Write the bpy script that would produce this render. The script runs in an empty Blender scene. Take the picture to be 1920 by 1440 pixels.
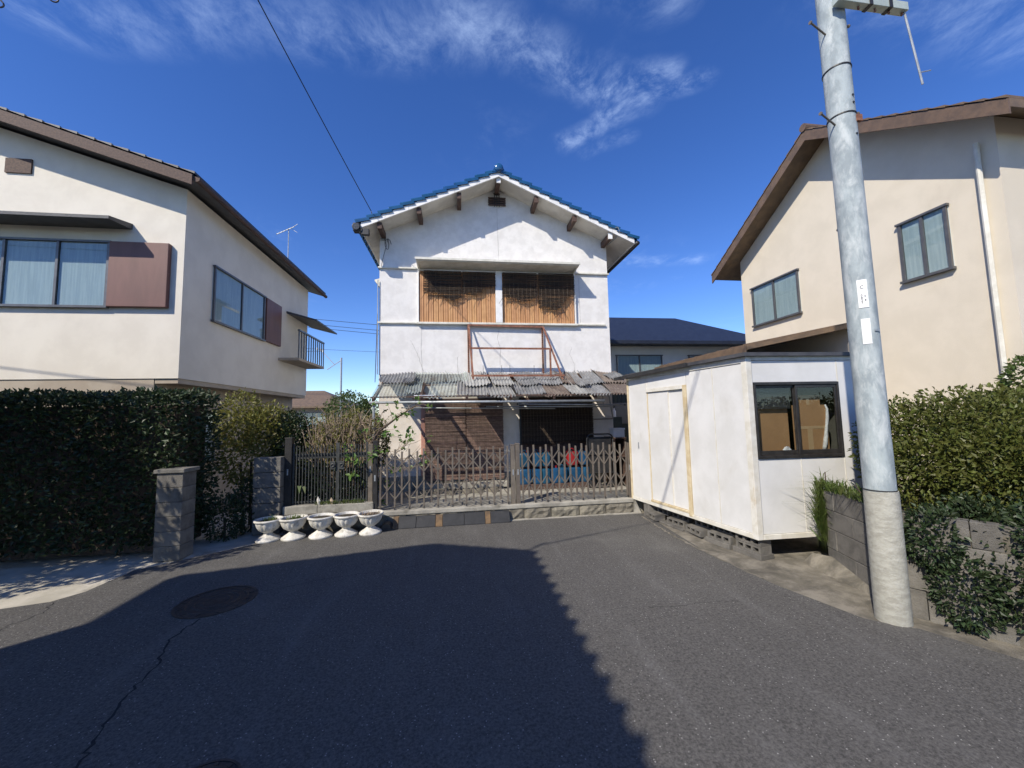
import bpy, bmesh, math, random
from mathutils import Vector, Matrix
random.seed(7)
R = math.radians
scene = bpy.context.scene
COL = scene.collection

# ------------------------------------------------------------------ camera
yaw, pitch, roll = R(8.0), R(4.7), R(1.25)
fw = Vector((math.sin(yaw)*math.cos(pitch), math.cos(yaw)*math.cos(pitch), math.sin(pitch)))
r0 = Vector((math.cos(yaw), -math.sin(yaw), 0)); u0 = r0.cross(fw)
rt = r0*math.cos(roll) - u0*math.sin(roll); up = u0*math.cos(roll) + r0*math.sin(roll)
cam = bpy.data.cameras.new('camera'); cam.sensor_width = 36.0; cam.lens = 13.5
cam.clip_start = 0.05; cam.clip_end = 3000
camo = bpy.data.objects.new('camera', cam); COL.objects.link(camo)
M3 = Matrix((rt, up, -fw)).transposed()
camo.matrix_world = Matrix.Translation((0, 0, 2.0)) @ M3.to_4x4()
scene.camera = camo

# ------------------------------------------------------------------ sun and sky
SUN = Vector((0.70, 0.64, -0.82)).normalized()          # direction the light travels
sl = bpy.data.lights.new('sun', 'SUN'); sl.energy = 4.4; sl.angle = R(0.53); sl.color = (1.0, 0.925, 0.80)
so = bpy.data.objects.new('sun', sl); COL.objects.link(so)
so.rotation_euler = SUN.to_track_quat('-Z', 'Y').to_euler(); so.location = (-20, -20, 30)
world = bpy.data.worlds.new('World'); scene.world = world; world.use_nodes = True
nt = world.node_tree; nt.nodes.clear()
def N(tree, t, **kw):
    n = tree.nodes.new(t)
    for k, v in kw.items(): setattr(n, k, v)
    return n
def setin(n, **kw):
    for k, v in kw.items(): n.inputs[k.replace('_', ' ')].default_value = v
sky = N(nt, 'ShaderNodeTexSky', sky_type='NISHITA'); sky.sun_disc = False
sky.sun_elevation = math.asin(-SUN.z); sky.sun_rotation = math.atan2(-SUN.x, -SUN.y)
sky.altitude = 300; sky.air_density = 0.85; sky.dust_density = 0.12; sky.ozone_density = 3.0
# thin cirrus on a flat cloud layer overhead (direction projected on a plane)
geo = N(nt, 'ShaderNodeTexCoord')
sep = N(nt, 'ShaderNodeSeparateXYZ'); nt.links.new(geo.outputs['Generated'], sep.inputs[0])
def mth(tree, op, a, b=None, c=None, clamp=False):
    n = N(tree, 'ShaderNodeMath', operation=op); n.use_clamp = clamp
    for i, v in enumerate((a, b, c)):
        if v is None: continue
        if hasattr(v, 'links'): tree.links.new(v, n.inputs[i])
        else: n.inputs[i].default_value = v
    return n.outputs[0]
zc = mth(nt, 'MAXIMUM', sep.outputs['Z'], 0.06)
px = mth(nt, 'DIVIDE', sep.outputs['X'], zc); py = mth(nt, 'DIVIDE', sep.outputs['Y'], zc)
cmb = N(nt, 'ShaderNodeCombineXYZ'); nt.links.new(px, cmb.inputs[0]); nt.links.new(py, cmb.inputs[1])
def noise(tree, vec, scale, detail=5, rough=.6, dist=0.0, sx=1, sy=1, sz=1, rot=0):
    mp = N(tree, 'ShaderNodeMapping'); mp.inputs['Scale'].default_value = (sx, sy, sz); mp.inputs['Rotation'].default_value = (0, 0, rot)
    tree.links.new(vec, mp.inputs[0])
    n = N(tree, 'ShaderNodeTexNoise'); setin(n, Scale=scale, Detail=detail, Roughness=rough, Distortion=dist)
    tree.links.new(mp.outputs[0], n.inputs['Vector']); return n.outputs['Fac']
def ramp(tree, v, a, b, lo=0.0, hi=1.0):
    n = N(tree, 'ShaderNodeMapRange'); n.interpolation_type = 'SMOOTHSTEP'
    tree.links.new(v, n.inputs['Value']); setin(n, From_Min=a, From_Max=b, To_Min=lo, To_Max=hi); return n.outputs[0]
wv = N(nt, 'ShaderNodeTexNoise'); setin(wv, Scale=2.2, Detail=3.0); nt.links.new(cmb.outputs[0], wv.inputs['Vector'])
wadd = N(nt, 'ShaderNodeVectorMath', operation='MULTIPLY_ADD'); nt.links.new(wv.outputs['Color'], wadd.inputs[0])
wadd.inputs[1].default_value = (.16, .16, 0); nt.links.new(cmb.outputs[0], wadd.inputs[2])
wvec = wadd.outputs[0]
fine = noise(nt, wvec, 7.0, 10, .70, .25, 1.0, .8, 1, R(-28))
wide = noise(nt, cmb.outputs[0], 1.1, 3, .5)
def seg(a, b, w):                                        # soft band of cloud between two places of the layer
    ax, ay = a; bx, by = b; L2 = (bx-ax)**2 + (by-ay)**2
    sx = N(nt, 'ShaderNodeSeparateXYZ'); nt.links.new(wvec, sx.inputs[0])
    dx = mth(nt, 'SUBTRACT', sx.outputs[0], ax+.08); dy = mth(nt, 'SUBTRACT', sx.outputs[1], ay+.08)
    t = mth(nt, 'DIVIDE', mth(nt, 'ADD', mth(nt, 'MULTIPLY', dx, bx-ax), mth(nt, 'MULTIPLY', dy, by-ay)), L2, clamp=True)
    ex = mth(nt, 'SUBTRACT', dx, mth(nt, 'MULTIPLY', t, bx-ax)); ey = mth(nt, 'SUBTRACT', dy, mth(nt, 'MULTIPLY', t, by-ay))
    d = mth(nt, 'SQRT', mth(nt, 'ADD', mth(nt, 'MULTIPLY', ex, ex), mth(nt, 'MULTIPLY', ey, ey)))
    return ramp(nt, d, w, 0.0)
bands = [((-1.0, 1.02), (-.35, .97), .13, .5), ((-.4, .98), (.1, .92), .14, .6), ((.02, .90), (.3, 1.01), .13, .9), ((.28, 1.0), (.5, 1.07), .12, 1.0),
         ((.48, 1.06), (.62, 1.02), .10, 1.3), ((.50, 1.17), (.73, 1.01), .07, 1.1), ((.40, 1.31), (.48, 1.24), .09, .95), ((.48, 1.24), (.62, 1.12), .08, .7), ((.5, 1.36), (.62, 1.27), .06, .55),
         ((1.1, 2.35), (1.6, 2.25), .14, .5), ((1.0, .70), (1.6, .74), .16, .5), ((-.2, .72), (.5, .78), .12, .5)]
tot = None
for a, b, w, g in bands:
    s_ = mth(nt, 'MULTIPLY', seg(a, b, w), g)
    tot = s_ if tot is None else mth(nt, 'MAXIMUM', tot, s_)
cl1 = mth(nt, 'MULTIPLY', tot, ramp(nt, fine, .34, .84, .0, 1.0))
cl2 = mth(nt, 'MULTIPLY', ramp(nt, wide, .5, .8, 0, .3), ramp(nt, fine, .45, .8))
cl = mth(nt, 'ADD', cl1, cl2, clamp=True)
cl = mth(nt, 'MULTIPLY', cl, ramp(nt, sep.outputs['Z'], .05, .25))
hs = N(nt, 'ShaderNodeHueSaturation'); setin(hs, Hue=.515, Saturation=1.25, Value=1.24); nt.links.new(sky.outputs[0], hs.inputs['Color'])
mx = N(nt, 'ShaderNodeMix', data_type='RGBA'); nt.links.new(mth(nt, 'MULTIPLY', cl, .50), mx.inputs['Factor'])
nt.links.new(hs.outputs[0], mx.inputs[6]); mx.inputs[7].default_value = (5.4, 6.9, 9.6, 1)
bg = N(nt, 'ShaderNodeBackground'); bg.inputs['Strength'].default_value = 0.122
nt.links.new(mx.outputs[2], bg.inputs['Color'])
wo = N(nt, 'ShaderNodeOutputWorld'); nt.links.new(bg.outputs[0], wo.inputs[0])
vs = scene.view_settings; vs.view_transform = 'Standard'; vs.look = 'None'; vs.gamma = 1.0; vs.use_curve_mapping = False; vs.exposure = 0.40
scene.render.resolution_x, scene.render.resolution_y = 1024, 768

# ------------------------------------------------------------------ materials
MATS = {}
def mat(name, c1, c2=None, scale=6.0, rough=.7, bump=0.0, bscale=40.0, metal=0.0, detail=5, stretch=(1, 1, 1), lo=.35, hi=.65,
        stain=None, sscale=1.2, sstr=(1, 1, 1), slo=.52, shi=.72, island=0.0, spec=.5, rrand=0.0, coat=0.0, objrand=0.0):
    m = bpy.data.materials.new(name); m.use_nodes = True; t = m.node_tree; b = t.nodes['Principled BSDF']
    setin(b, Roughness=rough, Metallic=metal); b.inputs['Specular IOR Level'].default_value = spec; b.inputs['Coat Weight'].default_value = coat
    g = N(t, 'ShaderNodeNewGeometry'); pos = g.outputs['Position']
    oi = N(t, 'ShaderNodeObjectInfo')
    off = N(t, 'ShaderNodeVectorMath', operation='MULTIPLY_ADD'); t.links.new(oi.outputs['Random'], off.inputs[0]); off.inputs[1].default_value = (17, 31, 23)
    t.links.new(pos, off.inputs[2]); vec = off.outputs[0]
    c2 = c2 or tuple(x*.82 for x in c1)
    mix = N(t, 'ShaderNodeMix', data_type='RGBA'); mix.inputs[6].default_value = (*c1, 1); mix.inputs[7].default_value = (*c2, 1)
    t.links.new(ramp(t, noise(t, vec, scale, detail, .62, .2, *stretch), lo, hi), mix.inputs['Factor']); col = mix.outputs[2]
    if stain:
        ms = N(t, 'ShaderNodeMix', data_type='RGBA'); t.links.new(col, ms.inputs[6]); ms.inputs[7].default_value = (*stain, 1)
        t.links.new(ramp(t, noise(t, vec, sscale, 8, .68, .4, *sstr), slo, shi, 0, .85), ms.inputs['Factor']); col = ms.outputs[2]
    if island or objrand:
        h = N(t, 'ShaderNodeHueSaturation'); t.links.new(col, h.inputs['Color'])
        src = g.outputs['Random Per Island'] if island else oi.outputs['Random']
        k = island or objrand
        t.links.new(mth(t, 'MULTIPLY_ADD', src, 2*k, 1-k), h.inputs['Value'])
        t.links.new(mth(t, 'MULTIPLY_ADD', src, .05*min(1, k*2), .5-.025*min(1, k*2)), h.inputs['Hue']); col = h.outputs[0]
    t.links.new(col, b.inputs['Base Color'])
    if rrand:
        t.links.new(ramp(t, noise(t, vec, scale*1.7, 4), .3, .7, rough-rrand, rough+rrand), b.inputs['Roughness'])
    if bump:
        bp = N(t, 'ShaderNodeBump'); setin(bp, Strength=bump, Distance=.02)
        t.links.new(noise(t, vec, bscale, 6, .65), bp.inputs['Height']); t.links.new(bp.outputs[0], b.inputs['Normal'])
    MATS[name] = m; return m
def leafmat(name, c1, c2, trans=.35, rough=.5, k=.35):
    m = mat(name, c1, c2, scale=9, rough=rough, island=k, lo=.3, hi=.7); t = m.node_tree; b = t.nodes['Principled BSDF']
    out = t.nodes['Material Output']; tr = N(t, 'ShaderNodeBsdfTranslucent'); mx = N(t, 'ShaderNodeMixShader'); mx.inputs[0].default_value = trans
    src = b.inputs['Base Color'].links[0].from_socket; t.links.new(src, tr.inputs['Color'])
    t.links.new(b.outputs[0], mx.inputs[1]); t.links.new(tr.outputs[0], mx.inputs[2]); t.links.new(mx.outputs[0], out.inputs[0]); return m

def asphalt_mat():
    m = bpy.data.materials.new('asphalt'); m.use_nodes = True; t = m.node_tree; b = t.nodes['Principled BSDF']
    g = N(t, 'ShaderNodeNewGeometry'); v = g.outputs['Position']
    mix = N(t, 'ShaderNodeMix', data_type='RGBA'); mix.inputs[6].default_value = (.030, .029, .0275, 1); mix.inputs[7].default_value = (.150, .142, .130, 1)
    t.links.new(ramp(t, noise(t, v, 48, 6, .85), .30, .72), mix.inputs['Factor'])
    # broad worn patches and tyre-polished streaks that run along the lane
    m2 = N(t, 'ShaderNodeMix', data_type='RGBA'); t.links.new(mix.outputs[2], m2.inputs[6]); m2.inputs[7].default_value = (.155, .15, .142, 1)
    st = mth(t, 'MULTIPLY', ramp(t, noise(t, v, 1.6, 5, .6, .5, 2.2, .3, 1, R(-14)), .5, .78), ramp(t, noise(t, v, 30, 5, .7), .3, .7))
    t.links.new(mth(t, 'MULTIPLY', st, .75), m2.inputs['Factor'])
    m3 = N(t, 'ShaderNodeMix', data_type='RGBA'); t.links.new(m2.outputs[2], m3.inputs[6]); m3.inputs[7].default_value = (.16, .155, .14, 1)
    t.links.new(mth(t, 'MULTIPLY', ramp(t, noise(t, v, .55, 6, .7, .3), .50, .80), .55), m3.inputs['Factor'])
    # pale aggregate chips
    vo = N(t, 'ShaderNodeTexVoronoi'); setin(vo, Scale=62.0); t.links.new(v, vo.inputs['Vector'])
    vc = N(t, 'ShaderNodeSeparateXYZ'); t.links.new(vo.outputs['Color'], vc.inputs[0])
    chip = mth(t, 'MULTIPLY', ramp(t, vo.outputs['Distance'], .32, .2), mth(t, 'GREATER_THAN', vc.outputs[0], .945))
    m4 = N(t, 'ShaderNodeMix', data_type='RGBA'); t.links.new(m3.outputs[2], m4.inputs[6]); m4.inputs[7].default_value = (.36, .345, .32, 1)
    t.links.new(chip, m4.inputs['Factor']); t.links.new(m4.outputs[2], b.inputs['Base Color'])
    setin(b, Roughness=.82); b.inputs['Specular IOR Level'].default_value = .35
    bp = N(t, 'ShaderNodeBump'); setin(bp, Strength=.75, Distance=.006); t.links.new(noise(t, v, 150, 5, .75), bp.inputs['Height']); t.links.new(bp.outputs[0], b.inputs['Normal'])
    return m
A_ASPH = asphalt_mat()
A_GROUND = mat('earth', (.16, .14, .11), (.10, .09, .07), 3, .95, .6, 25)
A_CONC = mat('concrete', (.36, .34, .29), (.25, .235, .20), 4, .9, .5, 60, stain=(.11, .10, .08), sscale=2.2, slo=.48, shi=.7)
A_CONCL = mat('pale_concrete', (.50, .46, .38), (.38, .35, .28), 3, .9, .4, 60, stain=(.20, .18, .14), sscale=2.6)
A_STRIP = mat('gutter_concrete', (.25, .225, .18), (.15, .135, .105), 5, .92, .7, 70, stain=(.075, .068, .055), sscale=2.4, slo=.42, shi=.66)
A_BLOCK = mat('weathered_block', (.18, .168, .148), (.115, .108, .096), 5, .92, .6, 70, stain=(.055, .05, .043), sscale=2, sstr=(1, 1, .5), slo=.5, shi=.75, objrand=.12)
A_STONE = mat('rough_stone', (.20, .18, .14), (.11, .10, .08), 7, .95, 1.0, 22, stain=(.06, .055, .045), sscale=5, objrand=.15)
A_STUCCO = mat('stucco', (.77, .75, .72), (.69, .67, .64), 5, .92, .5, 130, stain=(.52, .50, .46), sscale=2.6, sstr=(1, 1, .5), slo=.54, shi=.9)
A_STUCCOL = mat('lower_stucco', (.73, .665, .585), (.62, .56, .48), 2.0, .9, .3, 120, stain=(.48, .44, .38), sscale=1.4, slo=.55, shi=.85)  # tan tint in this colour imitates warm light bounced onto the lower wall
A_SOFF = mat('soffit_board', (.66, .63, .57), (.50, .47, .42), 2.0, .85, .1, 60, stain=(.20, .18, .15), sscale=1.2, slo=.58, shi=.85)
A_WHITE = mat('white_paint', (.80, .79, .77), (.70, .69, .66), 5, .55, .08, 40, stain=(.45, .41, .35), sscale=4, slo=.6, shi=.85)
A_CREAMT = mat('cream_trim', (.70, .68, .60), (.56, .54, .46), 4, .6, .1, 40, stain=(.35, .31, .25), sscale=3, slo=.58, shi=.85)
A_WOODD = mat('brown_wood', (.105, .062, .045), (.06, .035, .028), 9, .75, .3, 40, stretch=(3, .5, 3))
A_TILE = mat('blue_tile', (.016, .085, .20), (.011, .062, .15), 5, .22, .05, 30, stain=(.02, .06, .14), sscale=3, slo=.55, shi=.8, objrand=.18, spec=.6)
A_TILEB = mat('dark_tile', (.014, .022, .04), (.02, .02, .024), 6, .4, .2, 30)
A_DARK = mat('dark_metal', (.045, .043, .042), (.03, .029, .028), 8, .5, .05, 50, metal=.4)
A_BRONZE = mat('bronze_aluminium', (.165, .138, .110), (.125, .105, .085), 8, .5, .05, 50, metal=.15, objrand=.1)
A_GATE = mat('charcoal_gate', (.075, .078, .075), (.045, .047, .045), 8, .5, .1, 50, metal=.3, objrand=.1)
A_RUST = mat('rusty_steel', (.26, .115, .07), (.15, .06, .038), 14, .85, .4, 60, stain=(.33, .22, .16), sscale=8, slo=.55, shi=.7)
A_GALV = mat('galvanised_steel', (.42, .44, .45), (.32, .34, .35), 9, .5, .1, 40, metal=.5)
A_POLE = mat('weathered_galvanised_pole', (.36, .41, .42), (.25, .29, .305), 9, .75, .2, 40, metal=.0, stretch=(1, 1, .5), stain=(.50, .535, .53), sscale=9, sstr=(1, 1, .35), slo=.46, shi=.66)
A_PBASE = mat('pole_base_concrete', (.40, .39, .335), (.30, .29, .245), 12, .88, .4, 60, stretch=(1, 1, 2.0), stain=(.48, .47, .42), sscale=14, sstr=(.5, .5, 2.2), slo=.5, shi=.8)
A_SHUT = mat('ochre_shutter', (.50, .265, .115), (.42, .21, .085), 5, .65, .1, 40, stain=(.30, .16, .075), sscale=2.5, sstr=(1, 1, .3), slo=.55, shi=.85, objrand=.08)
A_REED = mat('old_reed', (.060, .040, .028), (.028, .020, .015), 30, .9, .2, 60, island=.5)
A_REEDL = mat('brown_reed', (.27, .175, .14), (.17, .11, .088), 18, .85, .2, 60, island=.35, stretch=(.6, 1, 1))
A_CORD = mat('cord', (.20, .155, .11), (.14, .11, .08), 20, .9)
A_PINK = mat('salmon_paint', (.52, .27, .20), (.42, .21, .16), 6, .6, .1, 40)
A_CAN = mat('blue_plastic', (.007, .068, .15), (.005, .05, .115), 3, .38, .03, 30, objrand=.22, spec=.5)
A_RED = mat('red_plastic', (.30, .014, .018), (.22, .010, .013), 3, .35)
A_BLK = mat('black_plastic', (.018, .018, .02), (.03, .03, .03), 8, .5)
A_RUBBER = mat('dark_rubber', (.012, .013, .015), (.02, .021, .024), 9, .7, .2, 60, stain=(.06, .057, .05), sscale=6, slo=.6, shi=.85)
A_RAMPW = mat('rusty_ramp_block', (.17, .105, .05), (.09, .06, .035), 8, .85, .3, 40)
A_URN = mat('urn_cement', (.66, .64, .59), (.50, .48, .43), 8, .85, .4, 60, stain=(.20, .185, .15), sscale=9, sstr=(1, 1, .5), slo=.5, shi=.74)
A_SOIL = mat('soil', (.06, .045, .032), (.035, .026, .02), 20, .95, .8, 60)
A_HUT = mat('hut_panel', (.66, .655, .64), (.59, .585, .565), 1.8, .5, .05, 60, stain=(.47, .45, .40), sscale=1.3, sstr=(1, 1, .6), slo=.52, shi=.85)
A_HUTF = mat('hut_trim', (.68, .66, .60), (.58, .55, .47), 6, .5, .08, 50, stain=(.48, .37, .22), sscale=4, sstr=(1, 1, .4), slo=.6, shi=.8)
A_HUTY = mat('yellowed_trim', (.60, .51, .34), (.50, .40, .24), 6, .6, .08, 50, stain=(.4, .28, .14), sscale=5, slo=.6, shi=.8)
A_SASH = mat('dark_sash', (.030, .028, .027), (.05, .047, .044), 10, .4, 0, metal=.3)
A_CARD = mat('cardboard', (.40, .215, .095), (.35, .185, .08), 3, .85, .1, 80)
A_CARDT = mat('packing_tape', (.50, .33, .18), (.45, .29, .15), 3, .4)
A_PLAS = mat('white_film', (.75, .72, .70), (.55, .5, .48), 18, .4, .5, 25)
A_INT = mat('hut_interior', (.10, .09, .075), (.07, .06, .05), 4, .9)
A_IRON = mat('cast_iron', (.085, .068, .056), (.05, .042, .037), 12, .6, .3, 60, metal=.5, stain=(.08, .05, .035), sscale=6)
A_CRACK = mat('crack_dark', (.010, .010, .010), (.02, .02, .02), 30, .95)
A_HAIR = mat('hairline_grey', (.42, .40, .37), (.5, .48, .45), 30, .95)
A_CREAM = mat('cream_render', (.66, .59, .475), (.61, .545, .435), 1.5, .9, .25, 110, stain=(.52, .45, .35), sscale=.9, sstr=(1, 1, .5), slo=.55, shi=.9)
A_CREAMW = mat('pale_render', (.73, .68, .585), (.67, .62, .53), 1.5, .9, .25, 110, stain=(.58, .54, .46), sscale=.9, sstr=(1, 1, .5), slo=.55, shi=.9)
A_TAN = mat('tan_render', (.42, .36, .28), (.36, .30, .23), 2, .9, .25, 90)
A_ROOFB = mat('brown_roof', (.16, .105, .065), (.11, .075, .05), 5, .6, .2, 30, objrand=.15)
A_ROOFG = mat('grey_roof', (.07, .07, .075), (.045, .046, .052), 5, .55, .2, 30, objrand=.15)
A_ROOFN = mat('navy_roof', (.018, .024, .042), (.012, .016, .03), 5, .5, .2, 30)
A_SHUTB = mat('brown_shutter_box', (.165, .075, .060), (.13, .06, .048), 3, .55, .1, 40, stretch=(1, 1, .2))
A_FRAME = mat('grey_sash', (.10, .10, .105), (.13, .13, .13), 5, .4, metal=.4)
A_CURT = mat('pale_curtain', (.50, .58, .60), (.40, .48, .51), 6, .8, .3, 12, stretch=(4, 4, .2))
A_FILM = mat('plate_white', (.80, .80, .79), (.74, .74, .72), 6, .4)
A_INK = mat('ink', (.05, .05, .055), None, 6, .7)
A_ARM = mat('pale_green_steel', (.47, .52, .46), (.40, .45, .40), 6, .5, metal=.2)
A_PORC = mat('porcelain', (.7, .7, .68), (.6, .6, .58), 5, .25)
A_WIRE = mat('wire_black', (.012, .012, .014), (.02, .02, .02), 5, .6)
A_BLUEP = mat('blue_paint', (.03, .16, .30), (.02, .11, .22), 8, .6)
A_BARK = mat('bark', (.10, .07, .05), (.055, .04, .03), 14, .95, .8, 40, stretch=(1, 1, .3))
A_TWIG = mat('dry_twig', (.40, .31, .22), (.27, .20, .14), 14, .9, island=.3)
L_DARK = leafmat('dark_leaf', (.022, .042, .016), (.040, .060, .020), .2)
L_OLIVE = leafmat('olive_leaf', (.085, .105, .018), (.13, .135, .03), .35)
L_MID = leafmat('mid_leaf', (.055, .095, .018), (.10, .135, .035), .35)
L_YEL = leafmat('yellow_leaf', (.16, .165, .035), (.21, .19, .05), .4)
L_GRASS = leafmat('grass_leaf', (.085, .14, .03), (.16, .19, .055), .4)
L_HYD = leafmat('hydrangea_leaf', (.10, .19, .035), (.15, .24, .06), .4, .4, .2)

def glass_mat(name, tint=(.85, .88, .88), alpha=.16, rough=.02):
    m = bpy.data.materials.new(name); m.use_nodes = True; t = m.node_tree; t.nodes.clear()
    o = N(t, 'ShaderNodeOutputMaterial'); tr = N(t, 'ShaderNodeBsdfTransparent'); tr.inputs[0].default_value = (*tint, 1)
    gl = N(t, 'ShaderNodeBsdfGlossy'); gl.inputs['Roughness'].default_value = rough
    fr = N(t, 'ShaderNodeLayerWeight'); fr.inputs[0].default_value = .5; mx = N(t, 'ShaderNodeMixShader')
    t.links.new(mth(t, 'MULTIPLY_ADD', mth(t, 'POWER', fr.outputs['Facing'], 5.0), .9, .045, clamp=True), mx.inputs[0]); t.links.new(tr.outputs[0], mx.inputs[1]); t.links.new(gl.outputs[0], mx.inputs[2]); t.links.new(mx.outputs[0], o.inputs[0])
    return m
A_GLASS = glass_mat('window_glass')
def sheet_mat(name, c1, c2, clear, metal=.4):
    m = mat(name, c1, c2, 5, .5, .1, 40, metal=metal, stain=(.15, .12, .10), sscale=3.5, sstr=(1.5, .6, 1), slo=.5, shi=.75, objrand=.2)
    if clear:
        t = m.node_tree; b = t.nodes['Principled BSDF']; o = t.nodes['Material Output']
        tr = N(t, 'ShaderNodeBsdfTransparent'); tr.inputs[0].default_value = (.93, .96, .93, 1); mx = N(t, 'ShaderNodeMixShader'); mx.inputs[0].default_value = clear
        t.links.new(b.outputs[0], mx.inputs[1]); t.links.new(tr.outputs[0], mx.inputs[2]); t.links.new(mx.outputs[0], o.inputs[0])
    return m
S_CLEAR = sheet_mat('clear_corrugated_sheet', (.50, .56, .53), (.36, .40, .38), .60, 0)
S_GREY = sheet_mat('grey_corrugated_sheet', (.27, .275, .28), (.16, .165, .17), 0)
S_PALE = sheet_mat('pale_corrugated_sheet', (.40, .405, .39), (.28, .28, .27), 0)
S_BROWN = sheet_mat('brown_corrugated_sheet', (.20, .165, .14), (.13, .10, .085), 0)

# ------------------------------------------------------------------ mesh helpers
OFF = {}
class MB:
    def __init__(s): s.v = []; s.f = []
    def add(s, vs_, fs):
        b = len(s.v); s.v += [tuple(v) for v in vs_]; s.f += [tuple(b+i for i in f) for f in fs]; return s
    def box(s, x0, x1, y0, y1, z0, z1):
        return s.add([(x0,y0,z0),(x1,y0,z0),(x1,y1,z0),(x0,y1,z0),(x0,y0,z1),(x1,y0,z1),(x1,y1,z1),(x0,y1,z1)],
                     [(0,3,2,1),(4,5,6,7),(0,1,5,4),(1,2,6,5),(2,3,7,6),(3,0,4,7)])
    def fbox(s, O, u, n, a0, a1, b0, b1, z0, z1):          # box in a wall frame: a along u, b along the outward normal n
        O, u, n = Vector(O), Vector(u), Vector(n); P = []
        for z in (z0, z1):
            for a, b in ((a0, b0), (a1, b0), (a1, b1), (a0, b1)):
                q = O + u*a + n*b; P.append((q.x, q.y, z))
        return s.add(P, [(0,3,2,1),(4,5,6,7),(0,1,5,4),(1,2,6,5),(2,3,7,6),(3,0,4,7)])
    def bar(s, p, q, w, h, upv=(0, 0, 1)):
        p, q = Vector(p), Vector(q); d = (q-p).normalized(); upv = Vector(upv)
        if abs(d.dot(upv)) > .99: upv = Vector((0, 1, 0))
        a = d.cross(upv).normalized(); b = a.cross(d).normalized(); P = []
        for c in (p, q):
            for i, j in ((-1,-1),(1,-1),(1,1),(-1,1)): P.append(c + a*(i*w/2) + b*(j*h/2))
        return s.add(P, [(0,1,2,3),(7,6,5,4),(0,4,5,1),(1,5,6,2),(2,6,7,3),(3,7,4,0)])
    def path(s, pts, r, n=8, cap=True):
        pts = [Vector(p) for p in pts]; rs = r if isinstance(r, (list, tuple)) else [r]*len(pts); b = len(s.v); prev = None
        for i, p in enumerate(pts):
            d = (pts[min(i+1, len(pts)-1)] - pts[max(i-1, 0)])
            d = d.normalized() if d.length > 1e-9 else Vector((0, 0, 1))
            if prev is None:
                a = d.cross(Vector((0, 0, 1)));  a = d.cross(Vector((1, 0, 0))) if a.length < .05 else a
            else: a = prev - d*prev.dot(d)
            a.normalize(); prev = a; c = d.cross(a)
            for k in range(n):
                t = 2*math.pi*k/n; s.v.append(tuple(p + (a*math.cos(t) + c*math.sin(t))*rs[i]))
        for i in range(len(pts)-1):
            for k in range(n):
                s.f.append((b+i*n+k, b+i*n+(k+1) % n, b+(i+1)*n+(k+1) % n, b+(i+1)*n+k))
        if cap:
            s.f.append(tuple(b+k for k in reversed(range(n)))); e = b+(len(pts)-1)*n; s.f.append(tuple(e+k for k in range(n)))
        return s
    def lathe(s, prof, c=(0, 0, 0), n=24, fl=None):
        b = len(s.v); m = len(prof)
        for k in range(n):
            t = 2*math.pi*k/n
            for i, (r, z) in enumerate(prof):
                rr = r*(1 + (fl(i, t) if fl else 0)); s.v.append((c[0]+rr*math.cos(t), c[1]+rr*math.sin(t), c[2]+z))
        for k in range(n):
            k2 = (k+1) % n
            for i in range(m-1): s.f.append((b+k*m+i, b+k2*m+i, b+k2*m+i+1, b+k*m+i+1))
        return s
    def prism(s, poly, axis, a0, a1):                       # 2D polygon swept along an axis
        n = len(poly)
        def P(u, v, a): return {'x': (a, u, v), 'y': (u, a, v), 'z': (u, v, a)}[axis]
        return s.add([P(u, v, a0) for u, v in poly] + [P(u, v, a1) for u, v in poly],
                     [tuple(range(n))[::-1], tuple(range(n, 2*n))] + [(i, (i+1) % n, n+(i+1) % n, n+i) for i in range(n)])
    def build(s, name, m, parent=None, smooth=False, bevel=0, loc=None, seg=2):
        me = bpy.data.meshes.new(name); o = bpy.data.objects.new(name, me); COL.objects.link(o)
        off = Vector((0, 0, 0))
        if parent is not None: off = OFF.get(parent.name, Vector((0, 0, 0))); o.parent = parent; OFF[o.name] = off
        elif loc is not None: off = Vector(loc); o.location = off; OFF[o.name] = off
        me.from_pydata([(v[0]-off.x, v[1]-off.y, v[2]-off.z) for v in s.v], [], s.f)
        bm = bmesh.new(); bm.from_mesh(me); bmesh.ops.recalc_face_normals(bm, faces=bm.faces); bm.to_mesh(me); bm.free()
        if m: me.materials.append(m)
        if smooth:
            for p in me.polygons: p.use_smooth = True
            if smooth == 'auto': me.set_sharp_from_angle(angle=R(35))
        if bevel:
            bv = o.modifiers.new('bevel', 'BEVEL'); bv.width = bevel; bv.segments = seg; bv.limit_method = 'ANGLE'
        return o
def tag(o, label=None, cat=None, group=None, kind=None):
    if label: o['label'] = label
    if cat: o['category'] = cat
    if group: o['group'] = group
    if kind: o['kind'] = kind
    return o
def thing(name, loc, label, cat, group=None):
    o = bpy.data.objects.new(name, None); COL.objects.link(o); o.location = loc; o.empty_display_size = .2; OFF[o.name] = Vector(loc)
    return tag(o, label, cat, group)
def inst(src, parent, loc, rot=(0, 0, 0), name=None):       # another piece that shares a mesh; loc in world space under an unrotated parent
    o = src.copy(); COL.objects.link(o)
    if name: o.name = name
    o.parent = parent; o.location = Vector(loc) - OFF.get(parent.name, Vector((0, 0, 0))); o.rotation_euler = rot; OFF[o.name] = OFF.get(parent.name, Vector((0,0,0))); return o
def piece(mb, name, m, parent, smooth=False, bevel=0):      # first piece of a shared mesh, in its own local coordinates
    o = mb.build(name, m, None, smooth, bevel); o.parent = parent; OFF[o.name] = OFF[parent.name]; return o
def copy_tree(o, parent=None, shift=(0, 0, 0)):
    c = o.copy(); COL.objects.link(c); c.parent = parent
    if parent is None: c.location = Vector(o.location) + Vector(shift)
    for ch in o.children: copy_tree(ch, c)
    return c
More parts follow.
